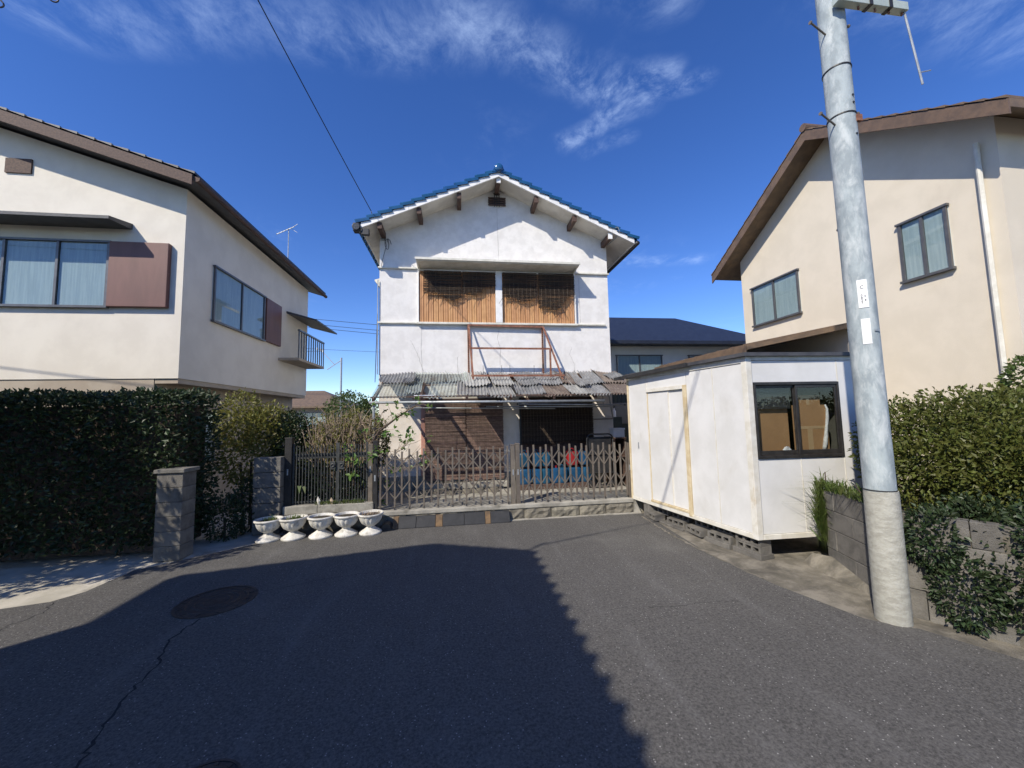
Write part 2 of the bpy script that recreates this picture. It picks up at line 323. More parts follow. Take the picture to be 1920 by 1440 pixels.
def leaf(mb, p, d, nrm, L, W, fold=.25):
    p, d, nrm = Vector(p), Vector(d).normalized(), Vector(nrm); sd = d.cross(nrm)
    if sd.length < 1e-3: sd = d.cross(Vector((1, .3, .2)))
    sd.normalize(); up_ = sd.cross(d); m = p + d*L*.45
    mb.add([p, m + sd*W/2 + up_*W*fold, p + d*L, m - sd*W/2 + up_*W*fold, m], [(0, 4, 1), (4, 2, 1), (0, 3, 4), (4, 3, 2)])
def rv(rng): 
    while True:
        v = Vector((rng.uniform(-1, 1), rng.uniform(-1, 1), rng.uniform(-1, 1)))
        if .05 < v.length < 1: return v.normalized()
def crown(mb, clumps, n, L, rng, flat=.5, shell=.75):       # leaves spread through a set of ellipsoid clumps
    wts = [c[1]*c[2]*c[3] for c in clumps]; T = sum(w**.67 for w in wts)
    for (ctr, rx, ry, rz), w in zip(clumps, wts):
        for _ in range(int(n*w**.67/T)):
            d = rv(rng); k = shell + (1-shell)*rng.random() if rng.random() < .8 else rng.random()**.5
            k *= 1 + rng.uniform(-.12, .14)
            p = Vector(ctr) + Vector((d.x*rx*k, d.y*ry*k, d.z*rz*k))
            dirv = (d + rv(rng)*.9).normalized(); l = L*rng.uniform(.6, 1.3)
            leaf(mb, p, dirv, (Vector((0, 0, 1))*flat + rv(rng)).normalized(), l, l*.55)
def hedge(mb, x0, x1, y0, y1, z0, z1, n, L, rng, wob=.08):  # clipped hedge: leaves in a shell under all faces
    for _ in range(n):
        f = rng.random(); x, y, z = rng.uniform(x0, x1), rng.uniform(y0, y1), rng.uniform(z0, z1); dep = abs(rng.gauss(0, .10))
        w = wob*(math.sin(x*3.1+z*2)+math.sin(z*4.3+x*1.7)+math.sin(y*3.7))/2
        if f < .55: y = y0 + dep - w; nn = Vector((0, -1, .2))
        elif f < .85: z = z1 - dep + w; nn = Vector((0, -.2, 1))
        elif f < .93: x = x1 - dep + w; nn = Vector((1, 0, .2))
        else: nn = rv(rng)
        l = L*rng.uniform(.6, 1.35); leaf(mb, (x, y, z), (nn + rv(rng)*1.1), (nn*.4 + rv(rng)), l, l*.55)
def blades(mb, base, n, h, rng, spread=.5, w=.006, lean=(0, 0)):
    for _ in range(n):
        b = Vector(base(rng)); hh = h*rng.uniform(.45, 1.25); dx, dy = rng.gauss(lean[0], spread)*hh, rng.gauss(lean[1], spread)*hh; a = rng.uniform(0, 6.28)
        s = Vector((math.cos(a), math.sin(a), 0))*w*rng.uniform(.6, 1.3)
        p1 = b + Vector((dx*.3, dy*.3, hh*.6)); p2 = b + Vector((dx, dy, hh*(1-.5*min(1, math.hypot(dx, dy)/hh))))
        mb.add([b-s, b+s, p1+s*.8, p1-s*.8, p2], [(0, 1, 2, 3), (3, 2, 4)])

exec_parts = []
# ================================================================== SETTING
g = MB().add([(-900, -900, -.03), (900, -900, -.03), (900, 900, -.03), (-900, 900, -.03)], [(0, 1, 2, 3)]).build('ground', A_GROUND); tag(g, 'bare earth ground around the houses and road', 'ground', kind='structure')
asph = [(-30, -14), (14, -14), (5.4, 0), (4.75, 1.7), (4.36, 2.6), (4.10, 3.10), (3.92, 3.22), (3.80, 3.34), (3.57, 4.15), (3.47, 5.13), (3.54, 6.2), (3.64, 7.40), (.9, 7.47), (-1.3, 7.47), (-3.2, 7.42), (-3.15, 7.10), (-4.42, 6.10), (-4.46, 5.47), (-4.62, 5.24), (-5.2, 5.10), (-9, 4.9), (-30, 4.6)]
road = MB().add([(x, y, .004) for x, y in asph], [tuple(range(len(asph)))]).build('road', A_ASPH); tag(road, 'dark worn asphalt lane with a long shadow across it', 'road', kind='structure')
strip = [(3.2, 7.6), (3.3, 2.4), (4.1, 2.0), (5.2, 1.0), (9, .5), (9, 9), (3.2, 9)]
o = MB().add([(x, y, -.006) for x, y in strip], [tuple(range(len(strip)))]).build('concrete_strip', A_STRIP); tag(o, 'stained concrete strip along the hut and pole', 'pavement', kind='structure')
ap = [(-30, 4.4), (-4.0, 4.4), (-2.9, 7.5), (-3.0, 9.5), (-30, 9.5)]
o = MB().add([(x, y, -.006) for x, y in ap], [tuple(range(len(ap)))]).build('concrete_apron', A_CONCL); tag(o, 'pale concrete apron in front of the left hedge', 'pavement', kind='structure')
def crack(name, pts, w, parent, m, plane='z', lvl=.0055, jit=.02, n=7, seed=1):
    rng = random.Random(seed); fine_ = []
    for (a, b), (c, d) in zip(pts, pts[1:]):
        for k in range(n):
            t = k/n; fine_.append((a+(c-a)*t + rng.uniform(-jit, jit), b+(d-b)*t + rng.uniform(-jit, jit)))
    fine_.append(pts[-1]); mb = MB(); P = []
    for i, (a, b) in enumerate(fine_):
        c, d = fine_[min(i+1, len(fine_)-1)]; e, f_ = fine_[max(i-1, 0)]; tx, ty = c-e, d-f_; l = math.hypot(tx, ty) or 1
        ww = w*rng.uniform(.35, 1.1); nx, ny = -ty/l*ww/2, tx/l*ww/2
        for q in ((a+nx, b+ny), (a-nx, b-ny)): P.append((q[0], q[1], lvl) if plane == 'z' else (q[0], lvl, q[1]))
    mb.add(P, [(2*i, 2*i+1, 2*i+3, 2*i+2) for i in range(len(fine_)-1)]); return mb.build(name, m, parent)
OFF[road.name] = Vector((0, 0, 0))
crack('crack', [(-2.62, 4.50), (-2.68, 4.15), (-2.50, 3.75), (-2.45, 3.4), (-2.36, 3.05), (-2.22, 2.75), (-2.15, 2.4), (-2.0, 2.1)], .022, road, A_CRACK, seed=3)
crack('crack', [(-4.57, 5.2), (-4.42, 4.95), (-4.5, 4.7), (-4.45, 4.45), (-4.62, 4.2), (-4.7, 3.7)], .014, road, A_CRACK, seed=5)
crack('crack', [(1.9, 3.9), (2.2, 3.86), (2.55, 3.9), (2.9, 3.84)], .008, road, A_CRACK, seed=6)
crack('crack', [(-2.3, 5.05), (-1.7, 5.3), (-1.0, 5.4), (-.3, 5.6)], .007, road, A_CRACK, seed=8)
def manhole(c, r, label, paint=False):
    t = thing('manhole_cover', (c[0], c[1], .004), label, 'manhole cover')
    MB().lathe([(r*.93, .002), (r, .002), (r, .007), (r*.93, .007), (r*.93, .002)], (c[0], c[1], .004), 48).build('rim', A_IRON, t)
    MB().lathe([(0, .003), (r*.905, .003), (r*.915, 0)], (c[0], c[1], .004), 48).build('lid', A_IRON, t)
    for rr in (.3, .5, .7):
        MB().lathe([(r*rr, .003), (r*rr+.005, .008), (r*(rr+.06), .008), (r*(rr+.06)+.005, .003)], (c[0], c[1], .004), 40).build('raised_ring', A_IRON, t)
    for k in range(12):
        a = k*math.pi/6
        MB().bar((c[0]+math.cos(a)*r*.78, c[1]+math.sin(a)*r*.78, .008), (c[0]+math.cos(a)*r*.9, c[1]+math.sin(a)*r*.9, .008), .02, .008).build('raised_bar', A_IRON, t)
    if paint: MB().box(c[0]-.17, c[0]-.06, c[1]+.06, c[1]+.12, .006, .0135).build('blue_mark', A_BLUEP, t)
    return t
manhole((-2.70, 4.90), .385, 'large rusty round manhole cover with a crack running from its rim')
manhole((-1.42, 2.47), .20, 'small round manhole cover with a blue painted mark', True)

# yard behind the gates and the stone retaining wall under them
o = MB().box(-3.15, 3.9, 7.62, 18, -.05, .268).build('yard', A_CONC); tag(o, 'raised concrete yard in front of the white house', 'yard', kind='structure')
o = MB().box(-1.2, 3.60, 7.425, 7.515, -.01, .014).build('kerb_strip', A_CONC); tag(o, 'narrow dirty concrete strip where the road meets the stone wall', 'kerb', kind='structure')
rw = thing('retaining_wall', (0, 7.5, 0), 'low rough stone retaining wall under the folding gates', 'retaining wall')
MB().box(-1.57, 3.50, 7.50, 7.64, .205, .285).build('capping', A_CONC, rw, bevel=.012)
rng = random.Random(11)
xs = [-3.12, -2.6, -2.05, -1.57, -.98, -.42, .13, .69, 1.24, 1.78, 2.35, 2.9, 3.48]
for i, (a, b) in enumerate(zip(xs, xs[1:])):
    top = .298 if b < -1.5 else .203
    mb = MB(); nx_, nz_ = 7, 4; P = []
    for k in range(nz_+1):
        for j in range(nx_+1):
            e = (j in (0, nx_)) or (k in (0, nz_)); P.append((a+.006+(b-a-.012)*j/nx_, 7.525 - (0 if e else rng.uniform(.01, .05)), -.04+(top+.04)*k/nz_))
    mb.add(P, [(k*(nx_+1)+j, k*(nx_+1)+j+1, (k+1)*(nx_+1)+j+1, (k+1)*(nx_+1)+j) for k in range(nz_) for j in range(nx_)])
    mb.box(a+.006, b-.006, 7.526, 7.62, -.04, top); mb.build('stone', A_STONE, rw)
o = MB().add([(3.48, 7.5, -.04), (3.62, 7.42, -.04), (3.62, 7.7, -.04), (3.48, 7.64, -.04), (3.48, 7.5, .28), (3.50, 7.5, .28), (3.50, 7.64, .28), (3.48, 7.64, .28)], [(0,3,2,1),(4,5,6,7),(0,1,5,4),(1,2,6,5),(2,3,7,6),(3,0,4,7)]).build('end_stone', A_CONC, rw)
mb = MB()
for x0, x1 in ((-3.15, -2.56), (-2.556, -1.58)): MB().box(x0, x1, 7.56, 7.80, .302, .45).build('kerb_stone', A_CONC, rw, bevel=.01)
# block pillar left of the little gate
bp = thing('block_pillar', (-3.45, 7.6, 0), 'grey concrete block pillar left of the barred gate', 'pillar')
for k in range(5):
    z = .0+k*.27; MB().box(-3.62-.004*(k % 2), -3.172, 7.50, 7.70, z+.004, z+.264).build('block', A_BLOCK, bp, bevel=.008)
# raised plot on the right with its concrete block wall
plot = [(4.42, 3.60), (4.70, 4.45), (9, 4.5), (9, 1.3), (5.4, 1.6), (4.72, 2.5), (4.35, 3.35)]
n_ = len(plot)
o = MB().add([(x, y, -.05) for x, y in plot]+[(x, y, .88) for x, y in plot], [tuple(range(n_))[::-1], tuple(range(n_, 2*n_))]+[(i, (i+1) % n_, n_+(i+1) % n_, n_+i) for i in range(n_)]).build('raised_plot', A_GROUND); tag(o, 'raised earth plot behind the concrete block wall', 'earth bank', kind='structure')
bw = thing('block_wall', (4.45, 4.0, 0), 'weathered concrete block wall with grass between hut and pole', 'wall')
def wall_run(p, q, zs, lens, seedk, prefix='block'):
    p, q = Vector((*p, 0)), Vector((*q, 0)); u = (q-p).normalized(); n = Vector((-u.y, u.x, 0)); L = (q-p).length
    for k, (z0, z1) in enumerate(zip(zs, zs[1:])):
        a = -lens*.5*(k % 2)
        while a < L-.02:
            a0, a1 = max(a, 0), min(a+lens, L)
            if a1-a0 > .03:
                j = random.uniform(-.004, .006); MB().fbox(p, u, n, a0+.003, a1-.003, -.10, .02+j, z0+.003, z1-.003).build(prefix, A_BLOCK, bw, bevel=.006)
            a += lens
wall_run((4.30, 3.36), (4.64, 4.43), (-.03, .26, .50, .735, .97), .62, 1)
wall_run((5.30, 1.60), (4.30, 3.33), (-.03, .26, .50, .735, .97), .62, 1)
MB().add([(4.50, 4.70, -.03), (4.40, 4.50, -.03), (4.34, 3.72, -.03), (4.40, 3.72, .06), (4.60, 4.35, .16), (4.58, 4.62, .12)], [(0, 1, 5), (1, 4, 5), (1, 2, 3, 4)]).build('mortar_toe', A_STRIP, bw)

# ================================================================== MAIN HOUSE
RS, RX, RZ = .453, 1.045, 7.935           # roof slope, ridge x, soffit height at the ridge
def zs_(x): return RZ - RS*abs(x-RX)
H = thing('white_house', (1.04, 9.6, .27), 'old white two-storey gabled house with blue tiled roof', 'house')
YB = 16.4
wl, wr = -1.90, 4.0
poly = [(wl, 3.06), (wr, 3.06), (wr, zs_(wr)), (RX, RZ), (wl, zs_(wl))]
MB().prism(poly, 'y', 9.6, YB).build('upper_wall', A_STUCCO, H)
lw = MB().box(wl, wr, 9.62, YB, .60, 3.058).build('lower_wall', A_STUCCOL, H)
MB().box(wl-.01, wr+.01, 9.60, YB, .25, .598).build('foundation', A_CONC, H, bevel=.01)
# hairline joints and cracks of the stucco
for i, pts in enumerate([[(-.88, 4.26), (-.9, 3.7), (-.87, 3.07)], [(-1.15, 3.9), (-1.0, 3.6), (-.92, 3.35), (-.82, 3.08)], [(.0, 3.5), (-.02, 3.3), (0, 3.07)],
                         [(1.04, 4.22), (1.0, 3.95), (1.07, 3.7), (1.05, 3.3), (1.15, 3.1)], [(1.05, 7.4), (1.06, 6.6), (1.07, 5.85)], [(2.95, 3.75), (2.88, 3.55), (3.0, 3.3), (3.0, 3.07)], [(3.2, 5.6), (3.2, 4.4)]]):
    crack('hairline', pts, .012, H, A_HAIR, 'y', 9.5965, .008 if i not in (0, 4, 6) else .003, 6, 20+i)
# bands round the upper floor
for x0, x1, z in ((wl-.03, -.96, 5.70), (3.06, wr+.03, 5.70), (wl-.03, -.94, 4.315), (3.06, wr-.12, 4.315)):
    MB().box(x0, x1, 9.545, 9.598, z, z+.04).build('band', A_CREAMT, H, bevel=.006)
# window with ribbed ochre shutters
W = MB().box(-.97, 3.08, 9.585, 9.598, 4.35, 5.70).build('window', A_WHITE, H)
for x0, x1 in ((-.97, -.945), (3.055, 3.08)): MB().box(x0, x1, 9.53, 9.584, 4.352, 5.70).build('jamb', A_WHITE, W, bevel=.004)
MB().box(.965, 1.135, 9.50, 9.584, 4.352, 5.70).build('mullion', A_WHITE, W, bevel=.006)
MB().box(-1.0, 3.11, 9.50, 9.596, 4.30, 4.35).build('sill', A_CREAMT, W, bevel=.006)
MB().box(-.944, .964, 9.525, 9.583, 5.655, 5.698).build('head_rail', A_WHITE, W)
MB().box(1.136, 3.054, 9.525, 9.583, 5.655, 5.698).build('head_rail', A_WHITE, W)
prof = [(0, 0), (.008, .014), (.052, .020), (.064, .014), (.104, .020), (.112, .014), (.1195, 0)]
sb = MB(); sb.add([(x, -d, 0) for x, d in prof]+[(x, -d, 1.30) for x, d in prof], [(i, i+1, 8+i-0, 7+i) for i in range(6)])
first = None
for x0, nn in ((-.943, 16), (1.137, 16)):
    for k in range(nn):
        loc = (x0+k*.1192, 9.578, 4.352)
        if first is None: first = piece(sb, 'shutter_slat', A_SHUT, W); first.location = Vector(loc)-OFF[W.name]
        else: inst(first, W, loc, name='shutter_slat')
# window hood
hd = MB(); hd.prism([(9.08, 5.765), (9.08, 5.80), (9.59, 5.90), (9.597, 5.70), (9.10, 5.735)], 'x', -.97, 3.06); hood = hd.build('window_hood', A_CREAMT, H, bevel=.004)
MB().box(-.99, 3.08, 9.055, 9.078, 5.755, 5.812).build('hood_lip', A_CREAMT, hood, bevel=.003)
for x in (-.93, 3.02): MB().prism([(9.12, 5.732), (9.597, 5.698), (9.597, 5.60)], 'x', x-.015, x+.015).build('hood_bracket', A_CREAMT, hood)
# gable vent
V = MB().box(.84, 1.26, 9.57, 9.598, 7.49, 7.68).build('gable_vent', A_BLK, H)
for z in (7.475, 7.535, 7.595, 7.655): MB().box(.82, 1.28, 9.545, 9.569, z, z+.035).build('vent_bar', A_WOODD, V)
for x in (.985, 1.045, 1.105): MB().box(x-.009, x+.009, 9.525, 9.544, 7.43, 7.80).build('vent_rod', A_DARK, V)
MB().path([(1.045-.09, 9.53, 7.78), (1.0, 9.53, 7.74), (1.045, 9.53, 7.80), (1.09, 9.53, 7.74), (1.135, 9.53, 7.78)], .008, 6).build('vent_scroll', A_DARK, V)
# roof: deck with soffit, barge boards, tiles
Y0, XL, XR = 9.00, -2.21, 4.52
dk = MB(); dk.prism([(XL, zs_(XL)), (RX, RZ), (XR, zs_(XR)), (XR, zs_(XR)+.075), (RX, RZ+.085), (XL, zs_(XL)+.075)], 'y', Y0+.03, YB+.6)
rf = dk.build('roof', A_SOFF, H)
for sgn, xe in ((-1, XL), (1, XR)):
    nseg = 6
    for k in range(nseg):
        xa, xb = RX+(xe-RX)*k/nseg, RX+(xe-RX)*(k+1)/nseg - sgn*.006
        MB().add([(xa, Y0-.012, zs_(xa)-.03), (xb, Y0-.012, zs_(xb)-.03), (xb, Y0-.012, zs_(xb)+.095), (xa, Y0-.012, zs_(xa)+.095),
                  (xa, Y0+.028, zs_(xa)-.03), (xb, Y0+.028, zs_(xb)-.03), (xb, Y0+.028, zs_(xb)+.095), (xa, Y0+.028, zs_(xa)+.095)],
                 [(0,3,2,1),(4,5,6,7),(0,1,5,4),(1,2,6,5),(2,3,7,6),(3,0,4,7)]).build('barge_board', A_WHITE, rf)
# purlin ends under the verge
for x in (1.045, .07, -.89, -1.80, 1.99, 2.97, 3.90):
    z = zs_(x) - .006 - (0 if abs(x-RX) < .1 else .028)
    bmn = MB().box(x-.05, x+.05, Y0+.07, 9.62, z-.15, z).build('purlin', A_WOODD, rf, bevel=.006)
    MB().box(x-.052, x+.052, Y0+.04, Y0+.069, z-.152, z-.002).build('purlin_cap', A_WHITE if x in (1.045, 3.90) else A_WOODD, bmn)
# verge tiles: profile across the verge, swept down the slope
vp = [(-.045, -.045), (-.045, .02), (-.03, .045), (.0, .055), (.05, .045), (.13, .028), (.22, .032), (.27, .055), (.27, .03), (.2, .008), (.05, .018), (-.02, .02), (-.028, .0), (-.028, -.045)]
TL = .278
def verge_mesh(): 
    m_ = MB(); n = len(vp)
    m_.add([(0, v, w-.004) for v, w in vp]+[(TL+.045, v, w+.058) for v, w in vp], [tuple(range(n))[::-1], tuple(range(n, 2*n))]+[(i, (i+1) % n, n+(i+1) % n, n+i) for i in range(n)]); return m_
ang = math.atan(RS); first = None
ncourse = 13
for sgn, xe in ((-1, XL-.06), (1, XR+.06)):
    Ls = abs(xe-RX)/math.cos(ang)
    nc = int(round(Ls/TL))
    for k in range(nc):
        t = Ls*k/nc; x = RX + sgn*t*math.cos(ang); z = RZ + .108 - t*math.sin(ang)
        rot = Matrix.Rotation(ang, 3, 'Y') if sgn > 0 else Matrix.Rotation(ang, 3, 'Y')
        if sgn > 0: e = (0, ang, 0); s = 1
        else: e = (0, -ang, 0); s = -1
        if first is None: first = piece(verge_mesh(), 'verge_tile', A_TILE, rf, bevel=.004); p_ = first
        else: p_ = inst(first, rf, (0, 0, 0), name='verge_tile')
        p_.scale = (s, 1, 1); p_.location = Vector((x, Y0, z)) - OFF[rf.name]; p_.rotation_euler = (0, ang if s > 0 else -ang, random.uniform(-.012, .012))
# field tiles behind the verge, course by course
ft = MB(); wave = []
yy = Y0+.27; ncol = 26
for c in range(ncol):
    for j in range(6): wave.append((yy+c*.27+j*.045, .028+.022*math.sin(j/6*2*math.pi)))
wave.append((yy+ncol*.27, .028))
for sgn, xe in ((-1, XL-.06), (1, XR+.06)):
    Ls = abs(xe-RX)/math.cos(ang); nc = int(round(Ls/TL))
    for k in range(nc):
        ta, tb = Ls*k/nc, Ls*(k+1)/nc+.02; P = []
        for t, dw in ((ta, 0), (tb, .034), (tb, .012)):
            for (y, w) in wave: P.append((RX+sgn*(t*math.cos(ang)+(w+dw)*math.sin(ang)), y, RZ+.105-t*math.sin(ang)+(w+dw)*math.cos(ang)))
        m_ = len(wave); ft.add(P, [(r*m_+i, r*m_+i+1, (r+1)*m_+i+1, (r+1)*m_+i) for r in (0, 1) for i in range(m_-1)])
tag(ft.build('field_tiles', A_TILE, rf), kind='stuff')
# eave tile ends along the left and right eaves
em = MB().lathe([(0, 0), (.05, 0), (.055, .012), (.055, .03), (.05, .06)], (0, 0, 0), 12); em.box(-.05, .0, -.13, .13, -.01, .05)
first = None
for sgn, xe in ((-1, XL-.10), (1, XR+.10)):
    for c in range(24):
        z = zs_(xe)+.13
        if first is None:
            e2 = MB()
            for k in range(12):
                pass
            e2.path([(0, 0, 0), (-.035, 0, -.004)], .062, 12); e2.box(-.02, .12, -.12, .12, -.012, .03); e2.box(-.03, -.012, -.125, .125, -.075, .02)
            first = piece(e2, 'eave_tile', A_TILE, rf); p_ = first
        else: p_ = inst(first, rf, (0, 0, 0), name='eave_tile')
        p_.location = Vector((xe, Y0+.20+c*.285, z)) - OFF[rf.name]; p_.scale = (1 if sgn < 0 else -1, 1, 1)
MB().box(XL-.03, XL, Y0+.03, YB+.6, zs_(XL)-.02, zs_(XL)+.072).build('eave_board', A_WHITE, rf)
MB().box(XR, XR+.03, Y0+.03, YB+.6, zs_(XR)-.02, zs_(XR)+.072).build('eave_board', A_WHITE, rf)
gt = MB(); gt.path([(XR+.085, Y0-.02, zs_(XR)-.01), (XR+.085, YB+.6, zs_(XR)-.03)], .055, 10); gt.build('gutter', A_BLK, rf, smooth=True)
# ridge caps and the round end tile
for k in range(14):
    y = Y0-.02+k*.55; mb = MB(); P = []
    for yy_, rr in ((y, .115), (y+.57, .10)):
        for j in range(9): a = math.pi*j/8; P.append((RX+rr*math.cos(a), yy_, RZ+.13+rr*.9*math.sin(a)))
    mb.add(P, [(i, i+1, 10+i, 9+i) for i in range(8)]+[tuple(range(9))]); mb.build('ridge_tile', A_TILE, rf)
mb = MB(); rr = .115
sp = []
for i in range(7):
    for j in range(12):
        a, b = math.pi*i/6, 2*math.pi*j/12; sp.append((RX+rr*math.sin(a)*math.cos(b), Y0-.06-.05*math.cos(a), RZ+.165+rr*math.sin(a)*math.sin(b)))
mb.add(sp, [(i*12+j, i*12+(j+1) % 12, (i+1)*12+(j+1) % 12, (i+1)*12+j) for i in range(6) for j in range(12)]); mb.build('ridge_end_tile', A_TILE, rf, smooth=True)
mb = MB().prism([(RX-.17, RZ+.06), (RX+.17, RZ+.06), (RX+.12, RZ+.15), (RX, RZ+.2), (RX-.12, RZ+.15)], 'y', Y0-.055, Y0-.02); mb.build('ridge_end_plate', A_TILE, rf)
# blackened corner tile and eaves spout at the left corner, side hood and cable fittings
mb = MB().box(XL-.16, XL-.02, Y0-.07, Y0+.10, zs_(XL)-.13, zs_(XL)+.06); mb.path([(XL-.09, Y0-.09, zs_(XL)-.035), (XL-.09, Y0+.05, zs_(XL)-.035)], .09, 10); mb.build('corner_tile', A_TILEB, rf, bevel=.01)
MB().box(XL+.02, XL+.19, Y0-.03, Y0+.06, zs_(XL)-.20, zs_(XL)-.05).build('eave_box', A_BLK, rf, bevel=.01)
sh = MB().prism([(wl-.24, 5.60), (wl-.24, 5.63), (wl, 5.70), (wl, 5.30)], 'y', 10.2, 12.4).build('side_hood', A_CREAMT, H)
MB().path([(wl-.03, 9.56, 3.06), (wl-.03, 9.56, 5.4)], .012, 6).build('side_pipe', A_GALV, H)
MB().box(-1.86, -1.76, 9.56, 9.598, 6.42, 6.52).build('cable_bracket', A_GALV, H)
mb = MB(); mb.path([(-1.70+.09*math.cos(a*.7)*(1-a/14), 9.52, 6.30+.14*math.sin(a*.7)) for a in range(14)], .008, 5); mb.path([(-1.78, 9.54, 6.46), (-1.72, 9.5, 6.25), (-1.8, 9.55, 6.0), (-1.86, 9.58, 5.75)], .006, 5); mb.build('cable_loop', A_WIRE, H)
MB().path([(-1.88, 9.5, 6.65), (-1.95, 9.05, 6.72), (-1.97, 8.97, 6.82)], .012, 6).build('service_mast', A_GALV, H)
MB().path([(4.0, 9.5, 6.50), (4.06, 9.1, 6.50), (4.12, 8.96, 6.62), (4.06, 8.94, 6.72), (4.0, 8.93, 6.7)], .012, 6).build('service_hook', A_GALV, H)
# ground floor: openings
DL = MB().box(-.80, 1.10, 9.60, 9.619, .598, 2.45).build('sliding_door', A_WOODD, H)
MB().box(.13, .17, 9.575, 9.599, .60, 2.44).build('stile', A_WOODD, DL)
MB().box(-.90, -.80, 9.54, 9.618, .60, 2.62).build('salmon_post', A_PINK, H, bevel=.008)
MB().box(-.94, 1.16, 9.30, 9.598, .30, .44).build('door_step', A_CONC, H, bevel=.015)
WR = MB().box(1.52, 3.42, 9.60, 9.619, .66, 2.45).build('rear_window', A_WOODD, H)
for x in (1.52, 2.45, 3.38): MB().box(x, x+.04, 9.57, 9.599, .66, 2.44).build('sash_stile', A_SASH, WR)
for i, z in enumerate((1.25, 1.85)): MB().box(3.46, 3.98, 9.60, 9.618, z, z+.02).build('batten', A_WOODD, H)

# tattered reed screens over the upper shutters
def reed_screen(name, x0, x1, ztop, bottom, y, label, group, m, dens=.0085, ragged=.05, thick=.007, seed=1, strings=8, full=False, dangling=14):
    rng = random.Random(seed); t = thing(name, ((x0+x1)/2, y, ztop), label, 'reed screen', group)
    mb = MB(); z = ztop-.02
    while True:
        lo = min(bottom(q/10) for q in range(11))
        if z < lo-.04: break
        # solid pieces of reed where the screen still reaches this low
        segs = []; st = None
        for q in range(0, 41):
            u = q/40; ok = z > bottom(u) + rng.uniform(-ragged, ragged)*.5
            if ok and st is None: st = u
            if (not ok or q == 40) and st is not None: segs.append((st, u)); st = None
        for a, b in segs:
            if b-a < .03: continue
            L = (x1-x0)
            xa, xb = x0+a*L + rng.uniform(-.02, .015)*(1 if not full else .4), x0+b*L + rng.uniform(-.015, .03)*(1 if not full else .4)
            sag = rng.uniform(-.006, .006); dy = rng.uniform(-.006, .006); xm = (xa+xb)/2
            w = thick*rng.uniform(.7, 1.25)
            mb.path([(xa, y+dy, z+sag), (xm, y+dy-.004, z-sag*.5), (xb, y+dy+rng.uniform(-.008, .004), z+rng.uniform(-.008, .008))], w/2*1.3, 4)
        z -= dens*rng.uniform(.75, 1.3)
    for _ in range(dangling):                                # loose ends that bend down below the torn edge
        u = rng.random(); x = x0+u*(x1-x0); zb = bottom(u); h = rng.uniform(.05, .22); dx = rng.uniform(-.16, .16)
        mb.path([(x, y-.006, zb+.06), (x+dx*.5, y-.012, zb-h*.3), (x+dx, y-.01, zb-h)], .0035, 4)
    mb.build('reeds', m, t)
    sm = MB()
    for k in range(strings):
        x = x0+(x1-x0)*(k+.5)/strings + rng.uniform(-.01, .01); zb = bottom((k+.5)/strings)
        sm.path([(x, y-.011, ztop), (x+.004, y-.013, (ztop+zb)/2), (x, y-.011, zb+rng.uniform(-.03, .05))], .0024, 4)
    sm.build('cords', A_CORD, t)
    MB().path([(x0, y, ztop), (x1, y, ztop)], .011, 6).build('top_rod', m, t)
    return t
gsc = 'tattered reed screens over the upper shutters'
reed_screen('reed_screen', -.82, .10, 5.63, lambda u: 4.98+.10*math.sin(u*5+.6)+(.05 if u > .8 else 0), 9.47, 'torn dark reed screen with level lower edge at the outer left shutter', None, A_REED, seed=2)
reed_screen('reed_screen', .13, .95, 5.63, lambda u: 5.02+.30*u**1.5+.05*math.sin(u*11), 9.47, 'torn dark reed screen rising towards the white mullion from the left', None, A_REED, seed=3)
reed_screen('reed_screen', 1.15, 2.03, 5.64, lambda u: 4.96-.02*u+.06*math.sin(u*8), 9.47, 'torn dark reed screen hanging just right of the white mullion', None, A_REED, seed=4, dangling=26)
reed_screen('reed_screen', 2.08, 3.02, 5.65, lambda u: 4.72+.32*max(0, u-.45)/.55*1.2+.05*math.sin(u*9), 9.47, 'torn dark reed screen hanging lowest, above the right hand shutter end', None, A_REED, seed=5, dangling=26)
# full length reed screens on the ground floor
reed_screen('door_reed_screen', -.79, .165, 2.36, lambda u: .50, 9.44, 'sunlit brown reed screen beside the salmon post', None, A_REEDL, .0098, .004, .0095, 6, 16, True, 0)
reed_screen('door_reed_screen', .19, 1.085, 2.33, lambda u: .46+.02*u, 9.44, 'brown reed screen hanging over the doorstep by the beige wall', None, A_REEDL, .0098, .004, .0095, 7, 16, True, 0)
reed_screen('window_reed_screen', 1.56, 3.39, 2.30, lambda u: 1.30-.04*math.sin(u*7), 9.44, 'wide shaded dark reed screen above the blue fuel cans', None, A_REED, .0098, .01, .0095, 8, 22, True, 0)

# rusty angle iron frame standing above the lean-to
F = thing('rusty_frame', (1.2, 9.3, 2.85), 'rusty perforated angle iron frame on the facade above the corrugated roof', 'metal frame')
def angle(name, p, q, w=.045):
    p, q = Vector(p), Vector(q); d = (q-p).normalized(); mb = MB(); mb.bar(p, q, w, .006, (0, 1, 0)); 
    a = d.cross(Vector((0, 1, 0))); a.normalize()
    mb.bar(p+a*(w/2)+Vector((0, w/2, 0)), q+a*(w/2)+Vector((0, w/2, 0)), .006, w, (0, 1, 0)); return mb.build(name, A_RUST, F)
angle('post', (.26, 9.53, 4.29), (.265, 9.53, 2.95)); angle('post', (2.155, 9.53, 4.25), (2.15, 9.53, 2.95))
angle('top_rail', (.24, 9.50, 4.28), (2.18, 9.50, 4.25)); angle('brace', (.27, 9.48, 4.27), (.345, 8.92, 2.86)); angle('brace', (2.17, 9.48, 4.24), (2.49, 8.92, 2.84))
angle('middle_rail', (.29, 9.2, 3.64), (2.30, 9.2, 3.63)); angle('strut', (2.26, 9.18, 3.63), (2.24, 9.10, 2.92))
